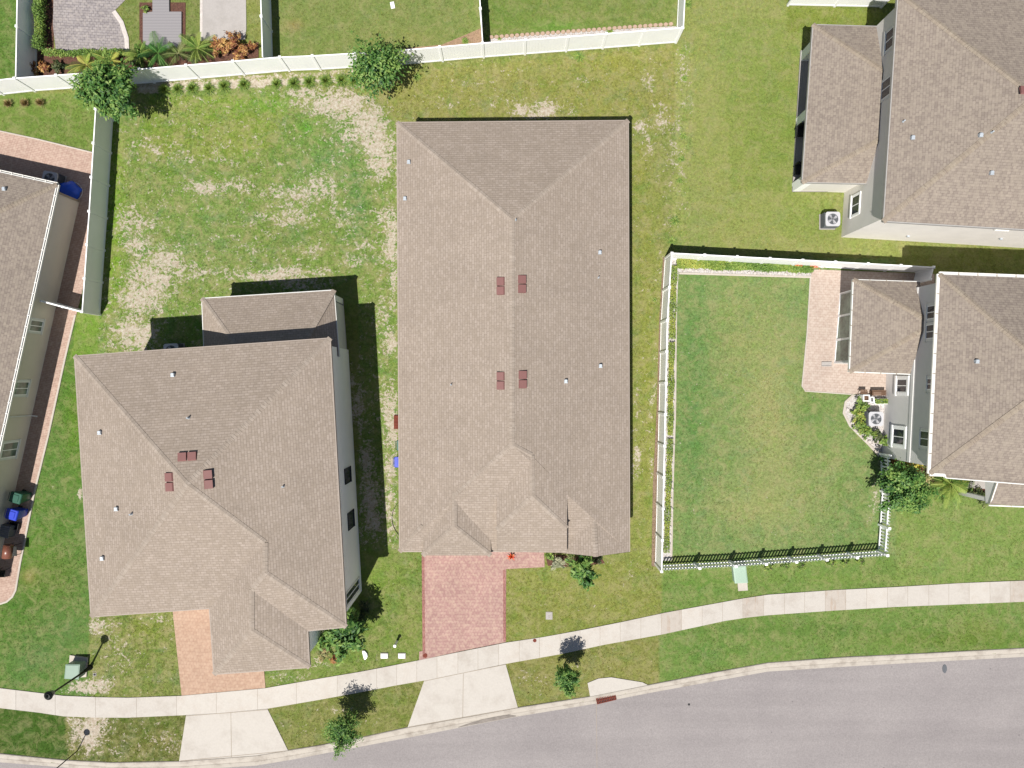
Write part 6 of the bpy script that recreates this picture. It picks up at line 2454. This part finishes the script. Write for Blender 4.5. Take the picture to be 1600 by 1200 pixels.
# outdoor chair glimpsed in the lanai
for (x, y, lab) in ((1252, 206, "black chair half hidden under the lanai roof, upper of two"), (1250, 265, "black chair half hidden under the lanai roof, lower of two")):
    c = V(x, y, .45)
    p1 = thing("lounge_chair", (c.x, c.y, .12), lab, "chair")
    mb = MB(); mb.box(-.3, .3, -.3, .3, .3, .40, bevel=.03)
    o = mb.build("seat", M['dark']); o.parent = p1
    mb = MB(); mb.box(-.3, .3, .26, .34, .4, .85, bevel=.02)
    o = mb.build("backrest", M['dark']); o.parent = p1
    for (a_, b_) in ((-.26, -.26), (.26, -.26), (-.26, .26), (.26, .26)):
        mb = MB(); mb.tube([(a_, b_, .3), (a_, b_, 0)], .02, 6)
        o = mb.build("leg", M['dark']); o.parent = p1

# splash block by the glazed porch
c = V(1291, 569)
p1 = thing("splash_block", (c.x, c.y, .026), "grey concrete splash block on the patio by the porch corner", "splash block")
mb = MB(); mb.box(-.3, .3, -.14, .14, 0, .03, bevel=.01)
o = mb.build("block", M['concrete_slab']); o.parent = p1
mb = MB()
mb.box(-.3, .3, -.14, -.10, .03, .07); mb.box(-.3, .3, .10, .14, .03, .07)
o = mb.build("rim", M['concrete_slab']); o.parent = p1

# scalloped edging stones behind the back fence, one by one
EG = "scalloped edging stones behind the back fence"
x = 768.0
fst = None
while x < 1052:
    y = 58.5 - (x - 768) * (21.0 / 287.0)
    c = V(x, y)
    if fst is None:
        fst = thing("edging_stone", (c.x, c.y, 0), "peach scalloped edging stone in the row behind the long back fence", "edging stone", EG)
        mb = MB()
        prof = [(.14 * math.cos(a_), .11 * math.sin(a_)) for a_ in [2 * math.pi * k / 12 for k in range(12)]]
        mb.rings([[(p[0], p[1], 0) for p in prof], [(p[0], p[1], .07) for p in prof], [(p[0] * .8, p[1] * .8, .10) for p in prof]])
        o = mb.build("stone", M['scallop']); o.parent = fst
    else:
        dup(fst, (c.x, c.y, 0), fst['label'], RNG.uniform(-.1, .1), EG)
    x += 8.0

# rocks in the gravel beds
RG = "white rocks edging the gravel beds"
rk = None
spots = [(1066 + k * 11.5 + RNG.uniform(-2, 2), 421.5 + k * .45 + RNG.uniform(-1, 1)) for k in range(17)] + \
        [(1052.5 - k * .22 + RNG.uniform(-1.5, 1.5), 500 + k * 14 + RNG.uniform(-2, 2)) for k in range(26)] + \
        [(1325 + RNG.uniform(-1, 1), 640), (1331, 660), (1340, 676), (1352, 686), (1362, 694), (1370, 700), (1358, 690), (1348, 678), (1365, 690), (1382, 700), (1334, 650)]
for (x, y) in spots:
    c = V(x, y)
    if rk is None:
        rk = thing("white_rock", (c.x, c.y, 0), "rounded white rock in the gravel bed inside the lawn fence", "rock", RG)
        mb = MB()
        rings = []
        for (rr, z) in ((.10, 0), (.12, .04), (.10, .09), (.05, .12)):
            rings.append([(rr * (1 + .18 * math.sin(3 * a_ + z * 20)) * math.cos(a_), rr * .8 * math.sin(a_), z) for a_ in [2 * math.pi * k / 9 for k in range(9)]])
        mb.rings(rings)
        o = mb.build("stone", M['rock']); o.parent = rk
    else:
        dup(rk, (c.x, c.y, 0), rk['label'], RNG.uniform(0, 6), RG, RNG.uniform(.7, 1.3))

# ------------------------------------------------------------------ grass blades: real tufts over the lawns, rough edges against the paving
def grass_tufts(n, seed=3):
    rng = np.random.default_rng(seed)
    X = rng.uniform(-31.5, 31.5, n)
    Y = rng.uniform(-23.6, 23.6, n)
    px, py = X * PPM + 800, 600 - Y * PPM
    ok = np.ones(n, bool)
    for k in HARD:
        ok &= ~inpoly(px, py, POLY[k])
    for k in ('bed_e_n', 'bed_e_w', 'bed_e_ac'):
        ok &= ~inpoly(px, py, POLY[k])
    # below the houses nothing grows
    for PP in (PC, PBs, PAs, PD, PE):
        ok &= ~inpoly(X, Y, [(p.x, p.y) for p in PP])
    X, Y, px, py = X[ok], Y[ok], px[ok], py[ok]
    Lc, S_, s1 = lawn_colour(px, py)
    keep = rng.uniform(0, 1, len(X)) > np.clip(S_ * 1.15 + s1 * .8, 0, .97)
    X, Y, Lc = X[keep], Y[keep], Lc[keep]
    m = len(X)
    nb = 3
    base = np.repeat(np.stack([X, Y, np.full(m, -0.01)], 1), nb, 0) + np.concatenate([rng.normal(size=(m * nb, 2)) * .03, np.zeros((m * nb, 1))], 1)
    a = rng.uniform(0, 2 * math.pi, m * nb)
    h = rng.uniform(.03, .075, m * nb)
    ln = rng.uniform(.02, .07, m * nb)
    w = rng.uniform(.006, .013, m * nb)
    d = np.stack([np.cos(a), np.sin(a), np.zeros(m * nb)], 1)
    s = np.stack([-np.sin(a), np.cos(a), np.zeros(m * nb)], 1)
    v0 = base - s * w[:, None]
    v1 = base + s * w[:, None]
    v2 = base + d * ln[:, None] + np.array([0, 0, 1]) * h[:, None]
    v = np.stack([v0, v1, v2], 1).reshape(-1, 3)
    f = np.arange(3 * m * nb).reshape(-1, 3)
    br = rng.uniform(.7, 1.7, (m, 1)) * np.stack([rng.uniform(.85, 1.35, m), np.ones(m), rng.uniform(.6, 1.1, m)], 1)
    c = np.repeat(np.clip(Lc * br, 0, .6), nb * 3, 0)
    c = np.concatenate([c, np.ones((len(c), 1))], 1)
    m_, nt, bs = new_mat("grass_blade")
    at = nt.nodes.new("ShaderNodeAttribute"); at.attribute_name = "tint"
    nt.links.new(at.outputs["Color"], bs.inputs["Base Color"])
    bs.inputs["Roughness"].default_value = .8
    bs.inputs["Specular IOR Level"].default_value = .15
    o = mesh_np("grass", v, f, m_, cols=c)
    o['kind'] = 'stuff'
    return o


grass_tufts(150000)
